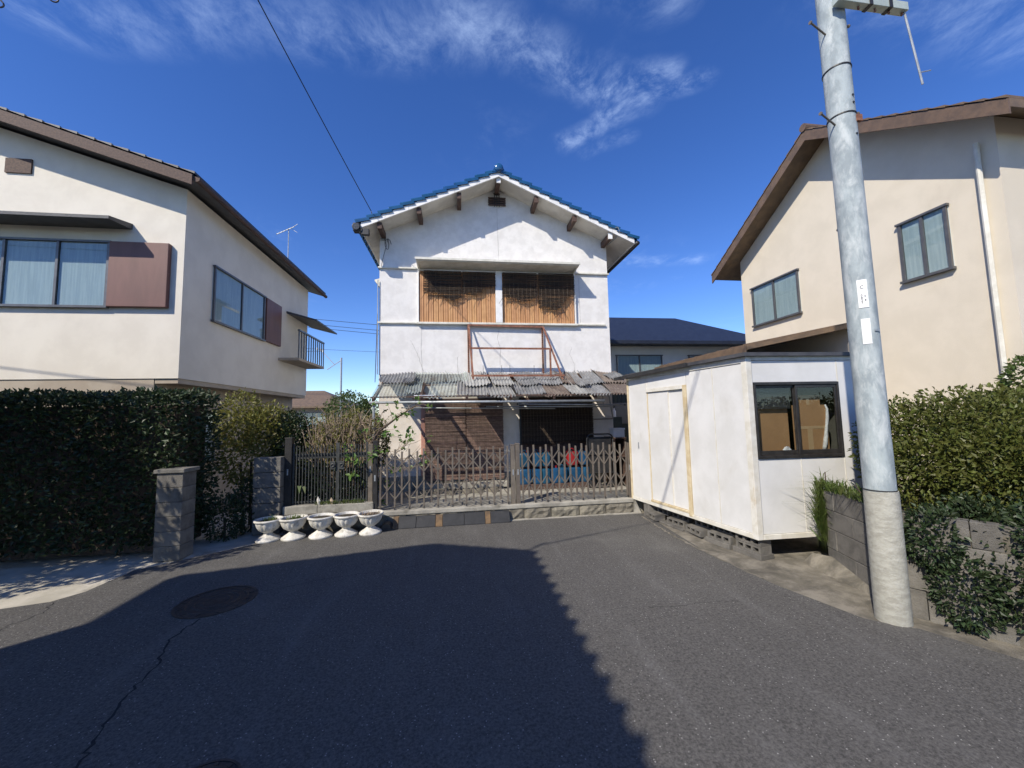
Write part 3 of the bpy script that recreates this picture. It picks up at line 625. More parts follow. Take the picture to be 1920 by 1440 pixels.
angle('foot_rail', (.30, 8.93, 2.945), (2.54, 8.93, 2.935)); angle('foot_rail', (.25, 9.52, 2.99), (2.2, 9.52, 2.99))
for x in (.6, 1.05, 1.25, 1.85): MB().path([(x, 9.2, 2.9), (x, 9.2, 3.22)], .005, 5).build('rod', A_DARK, F)
hole = None
for (a, b), n in ((((.26, 9.522, 4.25), (.265, 9.522, 3.0)), 22), (((2.155, 9.522, 4.2), (2.15, 9.522, 3.0)), 22)):
    mb = MB()
    for k in range(n):
        p = Vector(a).lerp(Vector(b), (k+.5)/n); mb.box(p.x-.008, p.x+.008, p.y-.001, p.y+.004, p.z-.014, p.z+.014)
    mb.build('slot_row', A_CRACK, F)

# corrugated lean-to roof
AW = thing('lean_to_roof', (1.1, 8.9, 2.3), 'patchy crumpled corrugated lean-to roof across the house front', 'roof')
def awz(y): return 2.43 + (y-8.1)*(3.03-2.43)/1.47
def sheet(name, x0, x1, ya, yb, m, lift, seed, ragged=.03, tilt=0, curl=.03):
    rng = random.Random(seed); nw = max(5, int((x1-x0)/.068)); mb = MB(); P = []; nx_ = nw*6; ny_ = 7; ph = rng.uniform(0, 6)
    for j in range(ny_+1):
        v = j/ny_; y = ya+(yb-ya)*v
        for i in range(nx_+1):
            u = i/nx_; x = x0+(x1-x0)*u
            z = awz(y) + lift + .019*math.sin(u*nw*2*math.pi) + tilt*(u-.5)
            z += curl*(max(0, abs(u-.5)-.3)/.2)**2*(.4+.6*math.sin(ph+v*3)) + .012*math.sin(u*5+ph+v*2.1)
            yj = y + (ragged*math.sin(ph+u*9)*(.6 if j == 0 else 0)) + (.02*math.sin(u*4+ph) if j == 0 else 0)
            P.append((x + .02*math.sin(ph)*v + .05*(v-.5)*math.sin(ph*2), yj, z - (.018*(1-v)**3)))
    mb.add(P, [(j*(nx_+1)+i, j*(nx_+1)+i+1, (j+1)*(nx_+1)+i+1, (j+1)*(nx_+1)+i) for j in range(ny_) for i in range(nx_)])
    return mb.build(name, m, AW, smooth=True)
low = [(-1.78, -1.08, S_CLEAR, 8.10), (-1.12, -.80, S_CLEAR, 8.35), (-.62, -.02, S_CLEAR, 8.10), (-.03, .62, S_PALE, 8.13), (.60, 1.19, S_PALE, 8.08), (1.24, 1.88, S_GREY, 8.16), (1.84, 2.42, S_BROWN, 8.09), (2.40, 2.86, S_PALE, 8.14), (2.84, 3.4, S_GREY, 8.11), (3.38, 4.20, S_BROWN, 8.08)]
for i, (a, b, m, ya) in enumerate(low): sheet('corrugated_sheet', a, b, ya, 8.95+.06*(i % 2), m, .0+.012*(i % 2), 40+i, tilt=(-.03, .02, .03, -.02)[i % 4])
upr = [(-1.80, -1.0, S_GREY, 8.92), (-1.02, -.30, S_CLEAR, 8.86), (-.28, .22, S_CLEAR, 8.95), (.10, .70, S_PALE, 8.62), (.76, 1.26, S_PALE, 8.66), (1.34, 1.84, S_GREY, 8.63), (1.80, 2.42, S_GREY, 8.66), (2.40, 2.74, S_BROWN, 8.70), (2.72, 2.98, S_GREY, 8.72), (3.05, 3.5, S_GREY, 8.68), (3.45, 4.10, S_BROWN, 8.74)]
for i, (a, b, m, ya) in enumerate(upr): sheet('corrugated_sheet', a, b, ya, 9.57, m, .055+.012*(i % 2), 60+i, .05, (.03, -.03, .02)[i % 3], .06)
for i, (a, b, ya, yb) in enumerate([(3.62, 3.98, 8.9, 9.3), (2.72, 2.98, 8.45, 8.8), (-1.22, -.95, 8.75, 9.1)]): sheet('loose_patch', a, b, ya, yb, S_GREY, .11, 80+i, .02, .05, .05)
MB().box(-1.82, 4.12, 9.555, 9.598, 2.90, 3.055).build('wall_plate', A_WOODD, AW)
for x in (-1.72, -.78, .18, 1.12, 2.06, 3.0, 3.92): MB().bar((x, 8.12, awz(8.12)-.065), (x, 9.56, awz(9.56)-.065), .05, .07).build('rafter', A_WOODD if x != 1.12 else A_RUST, AW)
for y in (8.17, 8.9): MB().bar((-1.78, y, awz(y)-.018-.007), (4.15, y, awz(y)-.018-.007), .04, .03).build('purlin', A_WOODD, AW)
MB().path([(-1.80, 8.14, 2.325), (3.2, 8.14, 2.285)], .028, 10).build('front_pipe', A_GALV, AW, smooth=True)
MB().bar((3.45, 8.5, awz(8.5)-.1), (3.98, 9.58, 1.90), .03, .04).build('stay', A_GALV, AW)
MB().path([(-1.72, 8.2, 2.34), (-1.72, 8.2, .27)], .025, 8).build('post', A_GALV, AW)
for i, (p, q, r_) in enumerate([((1.3, 8.35, 2.25), (3.75, 8.35, 2.19), .016), ((.6, 8.5, 2.21), (3.55, 8.5, 2.16), .015), ((-1.2, 8.62, 2.22), (2.2, 8.62, 2.14), .012)]):
    lab = ['grey steel laundry pole under the lean-to, outermost of three', 'grey steel laundry pole under the lean-to, middle of three', 'thin laundry pole crossing in front of the door screens'][i]
    t = thing('laundry_pole', p, lab, 'laundry pole'); MB().path([p, q], r_, 8).build('pole', A_GALV, t, smooth=True)
    for s in (.08, .92):
        c = Vector(p).lerp(Vector(q), s); MB().path([c+Vector((0, 0, r_+.004)), c+Vector((0, .012, .09)), c+Vector((0, 0, awz(c.y)-.09-c.z))], .006, 5).build('hanger', A_DARK, t)
    for s in (0, 1):
        c = Vector(p).lerp(Vector(q), s); d = (Vector(q)-Vector(p)).normalized()*(1 if s else -1); MB().path([c, c+d*.03], r_*1.15, 8).build('end_cap', A_BLK, t)
# small gutter box under the torn sheet
t = thing('gutter_box', (-.68, 8.3, 2.36), 'small white gutter box in the gap of the lean-to roof', 'gutter'); MB().box(-.92, -.5, 8.22, 8.36, 2.405, 2.47).build('trough', A_WHITE, t, bevel=.01); MB().box(-.95, -.47, 8.20, 8.38, 2.385, 2.403).build('bracket', A_RUST, t)

# ================================================================== GATES
def folding_gate(x0, x1, n, y, label, zig=1):
    t = thing('folding_gate', ((x0+x1)/2, y, .285), label, 'gate')
    um = MB().box(-.0125, .0125, -.016, .016, 0, 1.0); first = {}
    sp_ = (x1-x0)/(n-1); X = [x0+i*sp_ + random.uniform(-.008, .008) for i in range(n)]
    bow = lambda i: .03*math.sin(i/(n-1)*math.pi*1.3)*zig
    for i in range(n):
        long_ = i % 2 == 0; zb, zt = (.315, 1.41) if long_ else (.385, 1.365)
        key = long_
        if key not in first:
            p_ = piece(MB().box(-.0165, .0165, -.016, .016, 0, zt-zb), 'upright', A_BRONZE, t, bevel=.003); first[key] = p_
        else: p_ = inst(first[key], t, (0, 0, 0), name='upright')
        p_.location = Vector((X[i], y+bow(i), zb)) - OFF[t.name]; p_.rotation_euler = (random.uniform(-.008, .008), random.uniform(-.012, .012), 0)
        if long_:
            wh = MB().path([(X[i]-.008, y+bow(i)-.02, .301), (X[i]+.008, y+bow(i)-.02, .301)], .0155, 10); wh.box(X[i]-.006, X[i]+.006, y+bow(i)-.03, y+bow(i)+.01, .302, .335); wh.build('caster', A_BLK, t)
    for i in range(0, n-2, 2):
        for za, zb in ((.98, 1.30), (.48, .82)):
            ya, yb = y+bow(i), y+bow(i+2)
            MB().bar((X[i], ya-.019, za), (X[i+2], yb-.019, zb), .021, .004, (0, 1, 0)).build('lattice_bar', A_BRONZE, t)
            MB().bar((X[i], ya+.019, zb), (X[i+2], yb+.019, za), .021, .004, (0, 1, 0)).build('lattice_bar', A_BRONZE, t)
    for i in range(1, n-2, 2):
        ya, yb = y+bow(i), y+bow(i+2)
        MB().bar((X[i], ya-.024, 1.14), (X[i+1], (ya+yb)/2-.024, .98), .019, .004, (0, 1, 0)).build('lattice_link', A_BRONZE, t)
        MB().bar((X[i+1], (ya+yb)/2+.024, .82), (X[i+2], yb+.024, .65), .019, .004, (0, 1, 0)).build('lattice_link', A_BRONZE, t)
    return t
folding_gate(-1.47, .94, 19, 7.60, 'stretched bronze folding gate in front of the door screens')
folding_gate(1.24, 3.42, 19, 7.61, 'more closely folded bronze gate in front of the blue cans', -1)
def post(x0, x1, y0, y1, z0, z1, label, m=A_BRONZE, cap=True):
    t = thing('gate_post', ((x0+x1)/2, (y0+y1)/2, z0), label, 'gate post'); MB().box(x0, x1, y0, y1, z0, z1).build('shaft', m, t, bevel=.004)
    if cap: MB().box(x0-.004, x1+.004, y0-.004, y1+.004, z1, z1+.022).build('cap', m, t, bevel=.003)
    MB().box(x0-.012, x1+.012, y0-.01, y1+.01, z0-.0, z0+.008).build('foot_plate', m, t)
    MB().box((x0+x1)/2-.012, (x0+x1)/2+.012, y0-.008, y0, z0+.55, z0+.66).build('latch', A_GALV, t)
    return t
post(1.01, 1.09, 7.585, 7.66, .285, 1.41, 'bronze gate post ending the stretched folding gate'); post(1.105, 1.19, 7.585, 7.66, .285, 1.43, 'bronze gate post ending the closely folded gate')
post(3.44, 3.52-.03, 7.585, 7.65, .285, 1.39, 'slim bronze gate post against the white hut', cap=False)
post(-1.60, -1.52, 7.585, 7.66, .285, 1.56, 'dark gate post between barred gate and folding gate', A_DARK)
post(-1.70, -1.62, 7.66, 7.73, .45, 1.50, 'slim gate post carrying the right leaf of the barred gate', A_BRONZE)
post(-3.17, -3.05, 7.64, 7.76, .45, 1.66, 'tall dark gate post beside the block pillar', A_DARK)
G = thing('barred_gate', (-2.35, 7.70, .45), 'dark double gate of thin vertical bars before the twiggy shrub', 'gate')
for x0, x1, nb in ((-3.03, -2.27, 13), (-2.24, -1.73, 9)):
    lf = MB().bar((x0, 7.70, .50), (x1, 7.70, .50), .02, .025).build('leaf_rail', A_GATE, G)
    MB().bar((x0, 7.70, 1.36), (x1, 7.70, 1.36), .02, .025).build('leaf_rail', A_GATE, G)
    for x in (x0, x1): MB().box(x-.016, x+.016, 7.685, 7.715, .458, 1.56).build('stile', A_GATE, G, bevel=.003)
    for k in range(nb):
        x = x0+(x1-x0)*(k+1)/(nb+1); MB().box(x-.0065, x+.0065, 7.672, 7.688, .462, 1.53-.02*abs((k/(nb-1))-.5)).build('bar', A_GATE, G)
for x in (-2.335, -2.175):
    pl = MB().box(x-.045, x+.045, 7.655, 7.671, 1.07, 1.22).build('lock_plate', A_GATE, G, bevel=.003)
    mb = MB().path([(x+.028*math.cos(a*math.pi/6), 7.645, 1.15+.028*math.sin(a*math.pi/6)) for a in range(13)], .007, 6); mb.build('ring_handle', A_GATE, pl)
MB().box(-3.02, -2.28, 7.717, 7.723, 1.28, 1.35).build('stiffener', A_GATE, G); MB().box(-2.23, -1.74, 7.717, 7.723, 1.28, 1.35).build('stiffener', A_GATE, G)

# kerb ramp of dark segments
RP = thing('kerb_ramp', (-.2, 7.40, 0), 'dark kerb ramp with rusty joints leaning on the stone wall', 'ramp')
sg = [(-1.10, -.79, A_RUBBER), (-.785, -.44, A_RUBBER), (-.436, -.312, A_RAMPW), (-.308, .085, A_RUBBER), (.09, .475, A_RUBBER), (.479, .576, A_RAMPW), (.58, .94, A_RUBBER), (-1.20, -1.105, A_RAMPW)]
for i, (a, b, m) in enumerate(sg):
    dz = random.uniform(-.006, .008); MB().prism([(7.325, .006), (7.33, .022), (7.455, .185+dz), (7.49, .19+dz), (7.49, .006)], 'x', a, b).build('ramp_segment', m, RP, bevel=.006)
t = thing('ramp_end', (-1.30, 7.36, 0), 'black rounded rubber end piece beside the kerb ramp', 'ramp end')
mb = MB(); P = []
for k in range(9):
    a = math.pi*k/8
    for (yy_, rr) in ((7.27, .085), (7.36, .10), (7.48, .09)): P.append((-1.30+rr*math.cos(a)*1.05, yy_, .006+rr*1.35*math.sin(a)))
mb.add(P, [(3*k+j, 3*k+j+1, 3*k+j+4, 3*k+j+3) for k in range(8) for j in range(2)]+[tuple(3*k for k in range(9)), tuple(3*k+2 for k in range(9))]); mb.build('block', A_BLK, t, smooth='auto')
MB().box(-1.40, -1.20, 7.25, 7.275, .006, .03).build('lip', A_BLK, t)
# urn planters
urns = [(-3.19, 7.15), (-2.80, 7.17), (-2.36, 7.17), (-1.95, 7.19), (-1.55, 7.21)]
ul = ['white cement urn standing in shade at the end of the row by the pillar', 'white cement urn with a tuft of green grass', 'white cement urn with bare soil, between the grassy urn and two others', 'white cement urn in front of the barred gate leaf with lock plate', 'white cement urn with dry brown stems beside the black ramp end']
bowl = [(.07, .135), (.10, .15), (.145, .185), (.175, .235), (.19, .285), (.195, .31), (.215, .318), (.222, .335), (.215, .350), (.195, .350), (.185, .335), (.17, .30), (0, .30)]
stem = [(.0, .001), (.185, .001), (.19, .02), (.182, .035), (.165, .04), (.15, .055), (.115, .075), (.08, .10), (.062, .118), (.07, .128), (.075, .138), (.06, .145), (0, .145)]
fl = lambda i, th: (.11*abs(math.sin(th*7)) - .07) if 1 <= i <= 4 else 0
for i, ((x, y), lab) in enumerate(zip(urns, ul)):
    t = thing('urn_planter', (x, y, .004), lab, 'planter', 'row of white urns along the stone wall')
    a = random.uniform(-.3, .3); tl = random.uniform(-.02, .02); t.rotation_euler = (tl, random.uniform(-.02, .02), a)
    c = (x, y, .004)
    bo = MB().lathe(bowl, c, 64, fl).build('bowl', A_URN, t, smooth='auto'); MB().lathe(stem, c, 32).build('foot', A_URN, t, smooth='auto')
    MB().lathe([(0, .318), (.10, .322), (.178, .312)], c, 20).build('soil', A_SOIL, t)
    rng = random.Random(90+i); mb = MB()
    if i in (1, 0): blades(mb, lambda r: (x+r.gauss(.03, .05), y+r.gauss(0, .05), .315), 90, .10, rng, .5, .004); mb.build('grass', L_GRASS, t)
    elif i == 4: blades(mb, lambda r: (x+r.gauss(0, .08), y+r.gauss(0, .08), .315), 60, .07, rng, .9, .004); mb.build('dry_stems', A_TWIG, t)
    else: blades(mb, lambda r: (x+r.gauss(0, .09), y+r.gauss(0, .09), .315), 14, .04, rng, .9, .004); mb.build('weeds', L_GRASS, t)

# ================================================================== FUEL CANS AND YARD CLUTTER
def can_mesh(w, d, h):
    mb = MB(); n = 20; rings = [(0, .88), (.02, .97), (.05, 1.0), (.33*h/.4, 1.0), (.36*h/.4, .97), (.385*h/.4, .82), (.39*h/.4, .0)]
    for z, s in rings:
        for k in range(n):
            a = 2*math.pi*k/n; e = .35
            cx, sy = math.cos(a), math.sin(a); mb.v.append((w/2*s*math.copysign(abs(cx)**e, cx), d/2*s*math.copysign(abs(sy)**e, sy), z))
    for i in range(len(rings)-1):
        for k in range(n): mb.f.append((i*n+k, i*n+(k+1) % n, (i+1)*n+(k+1) % n, (i+1)*n+k))
    mb.f.append(tuple(reversed(range(n)))); return mb
def can(x, y, z, w, rz, m, label, group=None, h=.36, name='fuel_can'):
    t = thing(name, (x, y, z), label, 'fuel can', group); t.rotation_euler = (0, 0, rz)
    d = .19 if w > .24 else .30
    b = piece(can_mesh(w, d, h), 'body', m, t, smooth='auto'); b.location = (0, 0, 0)
    hx = w*.28
    hm = MB().path([(-hx, 0, h*.95), (-hx, 0, h+.03), (-hx*.6, 0, h+.045), (hx*.2, 0, h+.045), (hx*.5, 0, h+.03), (hx*.5, 0, h*.95)], .013, 8); piece(hm, 'handle', m, t, smooth=True)
    cm = MB().path([(hx*1.1, 0, h*.94), (hx*1.1, 0, h+.035)], .026, 12); piece(cm, 'screw_cap', A_RED if m is A_CAN else A_BLK, t)
    return t
zg = .268
bx_ = [(1.54, .29), (1.82, .20), (2.03, .20), (2.24, .20), (2.45, .20), (2.74, .31), (3.04, .21)]
bl = ['blue plastic fuel can at the open end of the lower row by the gate post', 'blue fuel can, second in the lower row from the double gate post', 'blue fuel can, third in the lower row from the double gate post', 'blue fuel can, fourth in the lower row from the double gate post', 'blue fuel can, fifth in the lower row from the double gate post', 'wide blue fuel can under the red can', 'blue fuel can at the end of the lower row beside the black frame']
st_ = MB().box(1.36, 3.2, 8.95, 9.28, zg, zg+.12); t = thing('timber_plinth', (2.3, 9.1, zg), 'low timber plinth carrying the blue fuel cans', 'plinth'); st_.build('plank', A_WOODD, t, bevel=.006)
for x in (1.36, 3.1): MB().box(x, x+.1, 8.94, 8.949, zg, zg+.11).build('end_cleat', A_WOODD, t)
for (x, w), lab in zip(bx_, bl): can(x, 9.10+random.uniform(-.02, .02), zg+.12, w, random.uniform(-.06, .06), A_CAN, lab)
for x, w, lab in ((1.53, .26, 'blue fuel can stacked on the end can by the double gate post'), (1.83, .20, 'blue fuel can in the upper row, second from the double gate post'), (2.05, .20, 'blue fuel can in the upper row beside the dark gap'), (2.98, .22, 'dull teal fuel can stacked to the right of the red can')):
    can(x, 9.10, zg+.12+.405, w, random.uniform(-.05, .05), A_CAN, lab, h=.33)
can(2.70, 9.08, zg+.525, .27, .05, A_RED, 'red plastic fuel can on top of the blue cans', h=.34)
B = thing('cart_frame', (3.35, 8.9, zg), 'black rounded tubular frame with dark panel behind the folded gate', 'frame')
mb = MB(); pts = []
x0, x1, z0, z1 = 2.98, 3.62, zg+.02, 1.52
for cx, cz, a0 in ((x1-.12, z1-.12, 0), (x0+.12, z1-.12, 90), (x0+.12, z0+.12, 180), (x1-.12, z0+.12, 270)):
    for k in range(5): a = R(a0+k*22.5); pts.append((cx+.12*math.cos(a), 8.78, cz+.12*math.sin(a)))
pts.append(pts[0]); MB().path(pts, .018, 8).build('tube', A_BLK, B, smooth=True)
MB().box(3.02, 3.58, 8.80, 8.815, .62, 1.45).build('panel', A_BLK, B)
for z in (.62, 1.05): MB().path([(3.0, 8.78, z), (3.6, 8.78, z)], .013, 8).build('cross_bar', A_BLK, B)
for x in (3.04, 3.56): MB().path([(x-.02, 8.85, zg+.10), (x+.02, 8.85, zg+.10)], .10, 16).build('wheel', A_BLK, B)
t = thing('foam_box', (3.85, 9.0, zg), 'white foam box on a dark shelf between house and hut', 'box'); MB().box(3.70, 3.98, 8.9, 9.15, 1.42, 1.60).build('body', A_WHITE, t, bevel=.01); MB().box(3.69, 3.99, 8.89, 9.16, 1.602, 1.64).build('lid', A_WHITE, t, bevel=.01)
t = thing('dark_shelf', (4.1, 10.0, zg), 'dark storage shelf in the gap beside the white house', 'shelf')
for x in (3.70, 3.97): MB().box(x, x+.03, 8.9, 9.5, zg, 1.40).build('side', A_WOODD, t)
for z in (.5, .95, 1.395): MB().box(3.69, 4.01, 8.88, 9.52, z, z+.022).build('board', A_WOODD, t)
t = thing('garden_shed', (4.6, 11, .0), 'dark green weathered shed in the gap behind the hut', 'shed')
A_SHED = mat('dark_green_cladding', (.03, .045, .04), (.02, .03, .028), 5, .7, .2, 30)
for k in range(12): MB().box(4.06+k*.125, 4.175+k*.125, 10.6, 10.66, 0, 2.85).build('cladding_board', A_SHED, t)
MB().box(4.06, 5.56, 10.67, 12.2, 0, 2.8).build('body', A_SHED, t); MB().bar((4.0, 11.4, 2.92), (5.7, 11.4, 2.92), 1.8, .06).build('roof', A_ROOFG, t)
MB().box(4.25, 4.9, 10.56, 10.598, 1.7, 2.3).build('window', A_FRAME, t)
t = thing('white_canister', (4.33, 10.3, 0), 'small white bottle on a ledge beside the dark shed window', 'bottle'); MB().box(4.2, 4.5, 10.2, 10.55, 0, 1.9).build('cabinet', A_SHED, t); MB().lathe([(0, 0), (.05, 0), (.05, .16), (.02, .2), (.02, .24), (0, .24)], (4.32, 10.3, 1.9), 14).build('bottle_body', A_WHITE, t, smooth='auto')
# flat stones by the doorstep
rng = random.Random(5)
for i in range(6):
    x, y = -.75+i*.3+rng.uniform(-.06, .06), 9.0+rng.uniform(-.1, .12); r_ = rng.uniform(.10, .16); mb = MB(); n = 9
    rr = [r_*rng.uniform(.75, 1.2) for _ in range(n)]; P = [(x+rr[k]*1.2*math.cos(6.283*k/n), y+rr[k]*.8*math.sin(6.283*k/n), zg) for k in range(n)]+[(x+rr[k]*.95*math.cos(6.283*k/n), y+rr[k]*.65*math.sin(6.283*k/n), zg+rng.uniform(.07, .11)) for k in range(n)]
    mb.add(P, [tuple(range(n))[::-1], tuple(range(n, 2*n))]+[(k, (k+1) % n, n+(k+1) % n, n+k) for k in range(n)])
    o = mb.build('flat_stone', A_STONE, None, bevel=.012, loc=(x, y, zg)); tag(o, 'rough flat stone in the row before the doorstep, ' + ['under the salmon post', 'second from the salmon post', 'third from the salmon post', 'third from the double gate post', 'second from the double gate post', 'nearest the double gate post'][i], 'stone', 'flat stones by the doorstep')

# ================================================================== PREFAB HUT
n0 = Vector((3.947, 4.783, 0)); dL = Vector((-.16627, .98608, 0)); nL = Vector((-.98608, -.16627, 0))
eF = Vector((math.cos(R(-1.5)), math.sin(R(-1.5)), 0)); nF = Vector((eF.y, -eF.x, 0))
HT = thing('prefab_hut', (4.6, 6.0, .27), 'white panelled prefab hut raised on concrete blocks', 'hut')
LL, FF, zb, zt = 2.78, 1.68, .27, 2.745
def Lb(name, a0, a1, b0, b1, z0, z1, m, bevel=.004, parent=None): return MB().fbox(n0, dL, nL, a0, a1, b0, b1, z0, z1).build(name, m, parent or HT, bevel=bevel)
def Fb(name, a0, a1, b0, b1, z0, z1, m, bevel=.004, parent=None): return MB().fbox(n0, eF, nF, a0, a1, b0, b1, z0, z1).build(name, m, parent or HT, bevel=bevel)
# corner post closes the angle between the two faces
cp = [n0 + nL*.012 + dL*.07, n0 + nL*.012 + nF*.014, n0 + nF*.012 + eF*.075, n0 - nF*.06 + eF*.075, n0 - nL*.06 + dL*.07]
mb = MB(); n = len(cp); mb.add([(p.x, p.y, zb) for p in cp]+[(p.x, p.y, zt) for p in cp], [tuple(range(n)), tuple(range(n, 2*n))]+[(i, (i+1) % n, n+(i+1) % n, n+i) for i in range(n)]); mb.build('corner_post', A_HUTF, HT, bevel=.004)
Lb('bottom_rail', .072, LL, -.06, .012, zb, .335, A_HUTF); Lb('top_rail', .072, LL, -.06, .012, 2.665, zt, A_HUTF)
Fb('bottom_rail', .077, FF, -.06, .012, zb, .335, A_HUTF); Fb('top_rail', .077, FF, -.06, .012, 2.69, zt, A_HUTF)
def Lp(a0, a1, z0, z1): Lb('wall_panel', a0, a1, -.045, -.004, z0, z1, A_HUT)
Lp(.078, .596, .338, 2.662); Lp(.606, 1.148, .338, 2.662); Lp(2.20, LL-.004, .338, 2.662); Lp(1.16, 2.195, 2.45, 2.662)
for a in (.601, 2.197): Lb('panel_joint', a-.005, a+.005, -.045, .001, .338, 2.662, A_HUTF, 0)
D = Lb('door_frame', 1.152, 1.222, -.05, .022, .30, 2.448, A_HUTY)
Lb('door_head', 1.224, 2.195, -.05, .020, 2.385, 2.447, A_HUTF, parent=D); Lb('door_track', 1.224, 2.195, -.05, .020, .338, .375, A_HUTY, parent=D)
d1 = Lb('door_leaf', 1.228, 1.618, -.048, -.022, .378, 2.382, A_HUT, parent=HT); d2 = Lb('door_leaf', 1.622, 2.192, -.036, -.010, .378, 2.382, A_HUT, parent=HT)
Lb('leaf_edge', 1.600, 1.621, -.035, -.006, .378, 2.382, A_HUTF, parent=d2); Lb('leaf_edge', 2.17, 2.194, -.009, -.004, .378, 2.382, A_HUTY, parent=d2)
Lb('handle', 2.50, 2.53, -.003, .010, 1.30, 1.42, A_GALV)
Lb('far_edge_trim', LL, LL+.035, -.10, .016, zb, zt, A_HUTY)
Fb('wall_panel', .082, 1.39, -.045, -.004, 2.385, 2.687, A_HUT); Fb('wall_panel', 1.40, 1.64, -.045, -.004, .338, 2.687, A_HUT)
Fb('wall_panel', .082, .722, -.045, -.004, .338, 1.332, A_HUT); Fb('wall_panel', .732, 1.39, -.045, -.004, .338, 1.332, A_HUT)
for a0, z0, z1 in ((.727, .338, 1.332), (1.395, .338, 2.687)): Fb('panel_joint', a0-.005, a0+.005, -.045, .001, z0, z1, A_HUTF, 0)
Fb('end_post', 1.643, 1.70, -.06, .012, zb+.07, 2.687, A_HUTF)
# hut back, right side, floor and roof
pts = [n0 - nL*.05 + dL*.02, n0 + eF*FF - nF*.05, n0 + eF*FF + dL*LL, n0 + dL*LL - nL*.05]
mb = MB(); P = [(p.x, p.y, z) for z in (zb+.01, zt-.01) for p in pts]; mb.add(P, [(0, 1, 2, 3), (4, 5, 6, 7), (1, 2, 6, 5), (2, 3, 7, 6)]); mb.build('shell', A_INT, HT)
ro = [n0 + nL*.07 + nF*.06, n0 + eF*(FF+.05) + nF*.06, n0 + eF*(FF+.05) + dL*(LL+.05), n0 + dL*(LL+.05) + nL*.07]
mb = MB(); mb.add([(p.x, p.y, z) for z in (zt, zt+.05) for p in ro], [(0, 1, 2, 3), (4, 5, 6, 7)]+[(i, (i+1) % 4, 4+(i+1) % 4, 4+i) for i in range(4)]); hr = mb.build('roof', A_ROOFG, HT)
mb = MB(); q0, q1 = n0 + dL*1.0 + nL*.10, n0 + dL*(LL+.3) + nL*.12; mb.bar((q0.x, q0.y, zt+.02), (q1.x, q1.y, zt-.02), .05, .06); mb.build('roof_edge', A_BLK, hr)
# window
WD = Fb('window_frame', .082, 1.388, -.055, .018, 1.336, 1.378, A_SASH)
Fb('frame_head', .082, 1.388, -.055, .018, 2.345, 2.382, A_SASH, parent=WD)
for a0, a1 in ((.082, .112), (1.358, 1.388)): Fb('frame_jamb', a0, a1, -.055, .018, 1.379, 2.344, A_SASH, parent=WD)
for s, (a0, a1, bb) in enumerate(((.114, .735, -.045), (.715, 1.356, -.018))):
    for z0, z1, nm in ((1.381, 1.44, 'sash_rail'), (2.305, 2.342, 'sash_rail')): Fb(nm, a0, a1, bb, bb+.022, z0, z1, A_SASH, .002, WD)
    for c0, c1 in ((a0, a0+.032), (a1-.032, a1)): Fb('sash_stile', c0, c1, bb, bb+.022, 1.441, 2.304, A_SASH, .002, WD)
    Fb('pane', a0+.033, a1-.033, bb+.008, bb+.012, 1.441, 2.304, A_GLASS, 0, WD)
mb = MB()
for k in range(16): mb.fbox(n0, eF, nF, .13, .70, -.10, -.085, 2.02+k*.018, 2.028+k*.018)
mb.build('blind_slats', A_FRAME, WD)
def inner(name, label, cat, parts):
    t = thing(name, tuple(n0 + eF*.7 - nF*.12 + Vector((0, 0, 1.40))), label, cat)
    for nm, a0, a1, b0, b1, z0, z1, m in parts: MB().fbox(n0, eF, nF, a0, a1, b0, b1, z0, z1).build(nm, m, t)
    return t
inner('cardboard_box', 'brown cardboard box leaning behind the left window pane of the hut', 'cardboard', [('front', .16, .70, -.15, -.14, 1.385, 2.06, A_CARD), ('flap', .42, .70, -.165, -.155, 2.06, 2.19, A_CARD), ('tape', .46, .70, -.139, -.137, 2.045, 2.065, A_CARDT)])
inner('cardboard_box', 'brown cardboard box with pale tape behind the right window pane of the hut', 'cardboard', [('front', .76, 1.30, -.13, -.12, 1.385, 2.06, A_CARD), ('flap', .80, 1.22, -.145, -.135, 2.06, 2.20, A_CARD), ('tape', .76, 1.30, -.119, -.117, 1.72, 1.76, A_CARDT), ('tape', .97, 1.05, -.119, -.117, 1.39, 1.719, A_CARDT), ('tape', .80, .86, -.119, -.117, 1.39, 1.66, A_CARDT), ('tape', 1.0, 1.05, -.134, -.132, 2.062, 2.14, A_CARDT)])
inner('shelf', 'plywood shelf inside the hut holding the cardboard boxes', 'shelf', [('board', .12, 1.36, -.5, -.075, 1.36, 1.383, A_WOODD), ('leg', .2, .24, -.45, -.40, .29, 1.36, A_WOODD), ('leg', 1.2, 1.24, -.45, -.40, .29, 1.36, A_WOODD)])
t = thing('plastic_film', tuple(n0 + eF*1.2 - nF*.1 + Vector((0, 0, 1.4))), 'twisted white plastic film hanging inside the hut window', 'plastic film')
pp = [n0 + eF*a - nF*.108 + Vector((0, 0, z)) for a, z in ((1.27, 2.06), (1.295, 2.0), (1.29, 1.88), (1.265, 1.75), (1.245, 1.62), (1.22, 1.5), (1.19, 1.40))]
MB().path(pp, [.010, .016, .022, .019, .026, .03, .022], 7).build('strip', A_PLAS, t, smooth=True)
t = thing('crumpled_bag', tuple(n0 + eF*.6 - nF*.09 + Vector((0, 0, 1.385))), 'crumpled white plastic bag on the sill of the hut window', 'plastic bag')
mb = MB(); rng = random.Random(4); P = []
for i in range(5):
    for j in range(10):
        a, b = i/4*math.pi/2, 2*math.pi*j/10; q = n0 + eF*(.61+.085*math.cos(a)*math.cos(b)*rng.uniform(.8, 1.2)) - nF*(.10+.025*math.cos(a)*math.sin(b)); P.append((q.x, q.y, 1.385+.095*math.sin(a)*rng.uniform(.8, 1.15)))
mb.add(P, [(i*10+j, i*10+(j+1) % 10, (i+1)*10+(j+1) % 10, (i+1)*10+j) for i in range(4) for j in range(10)]); mb.build('film', A_PLAS, t)
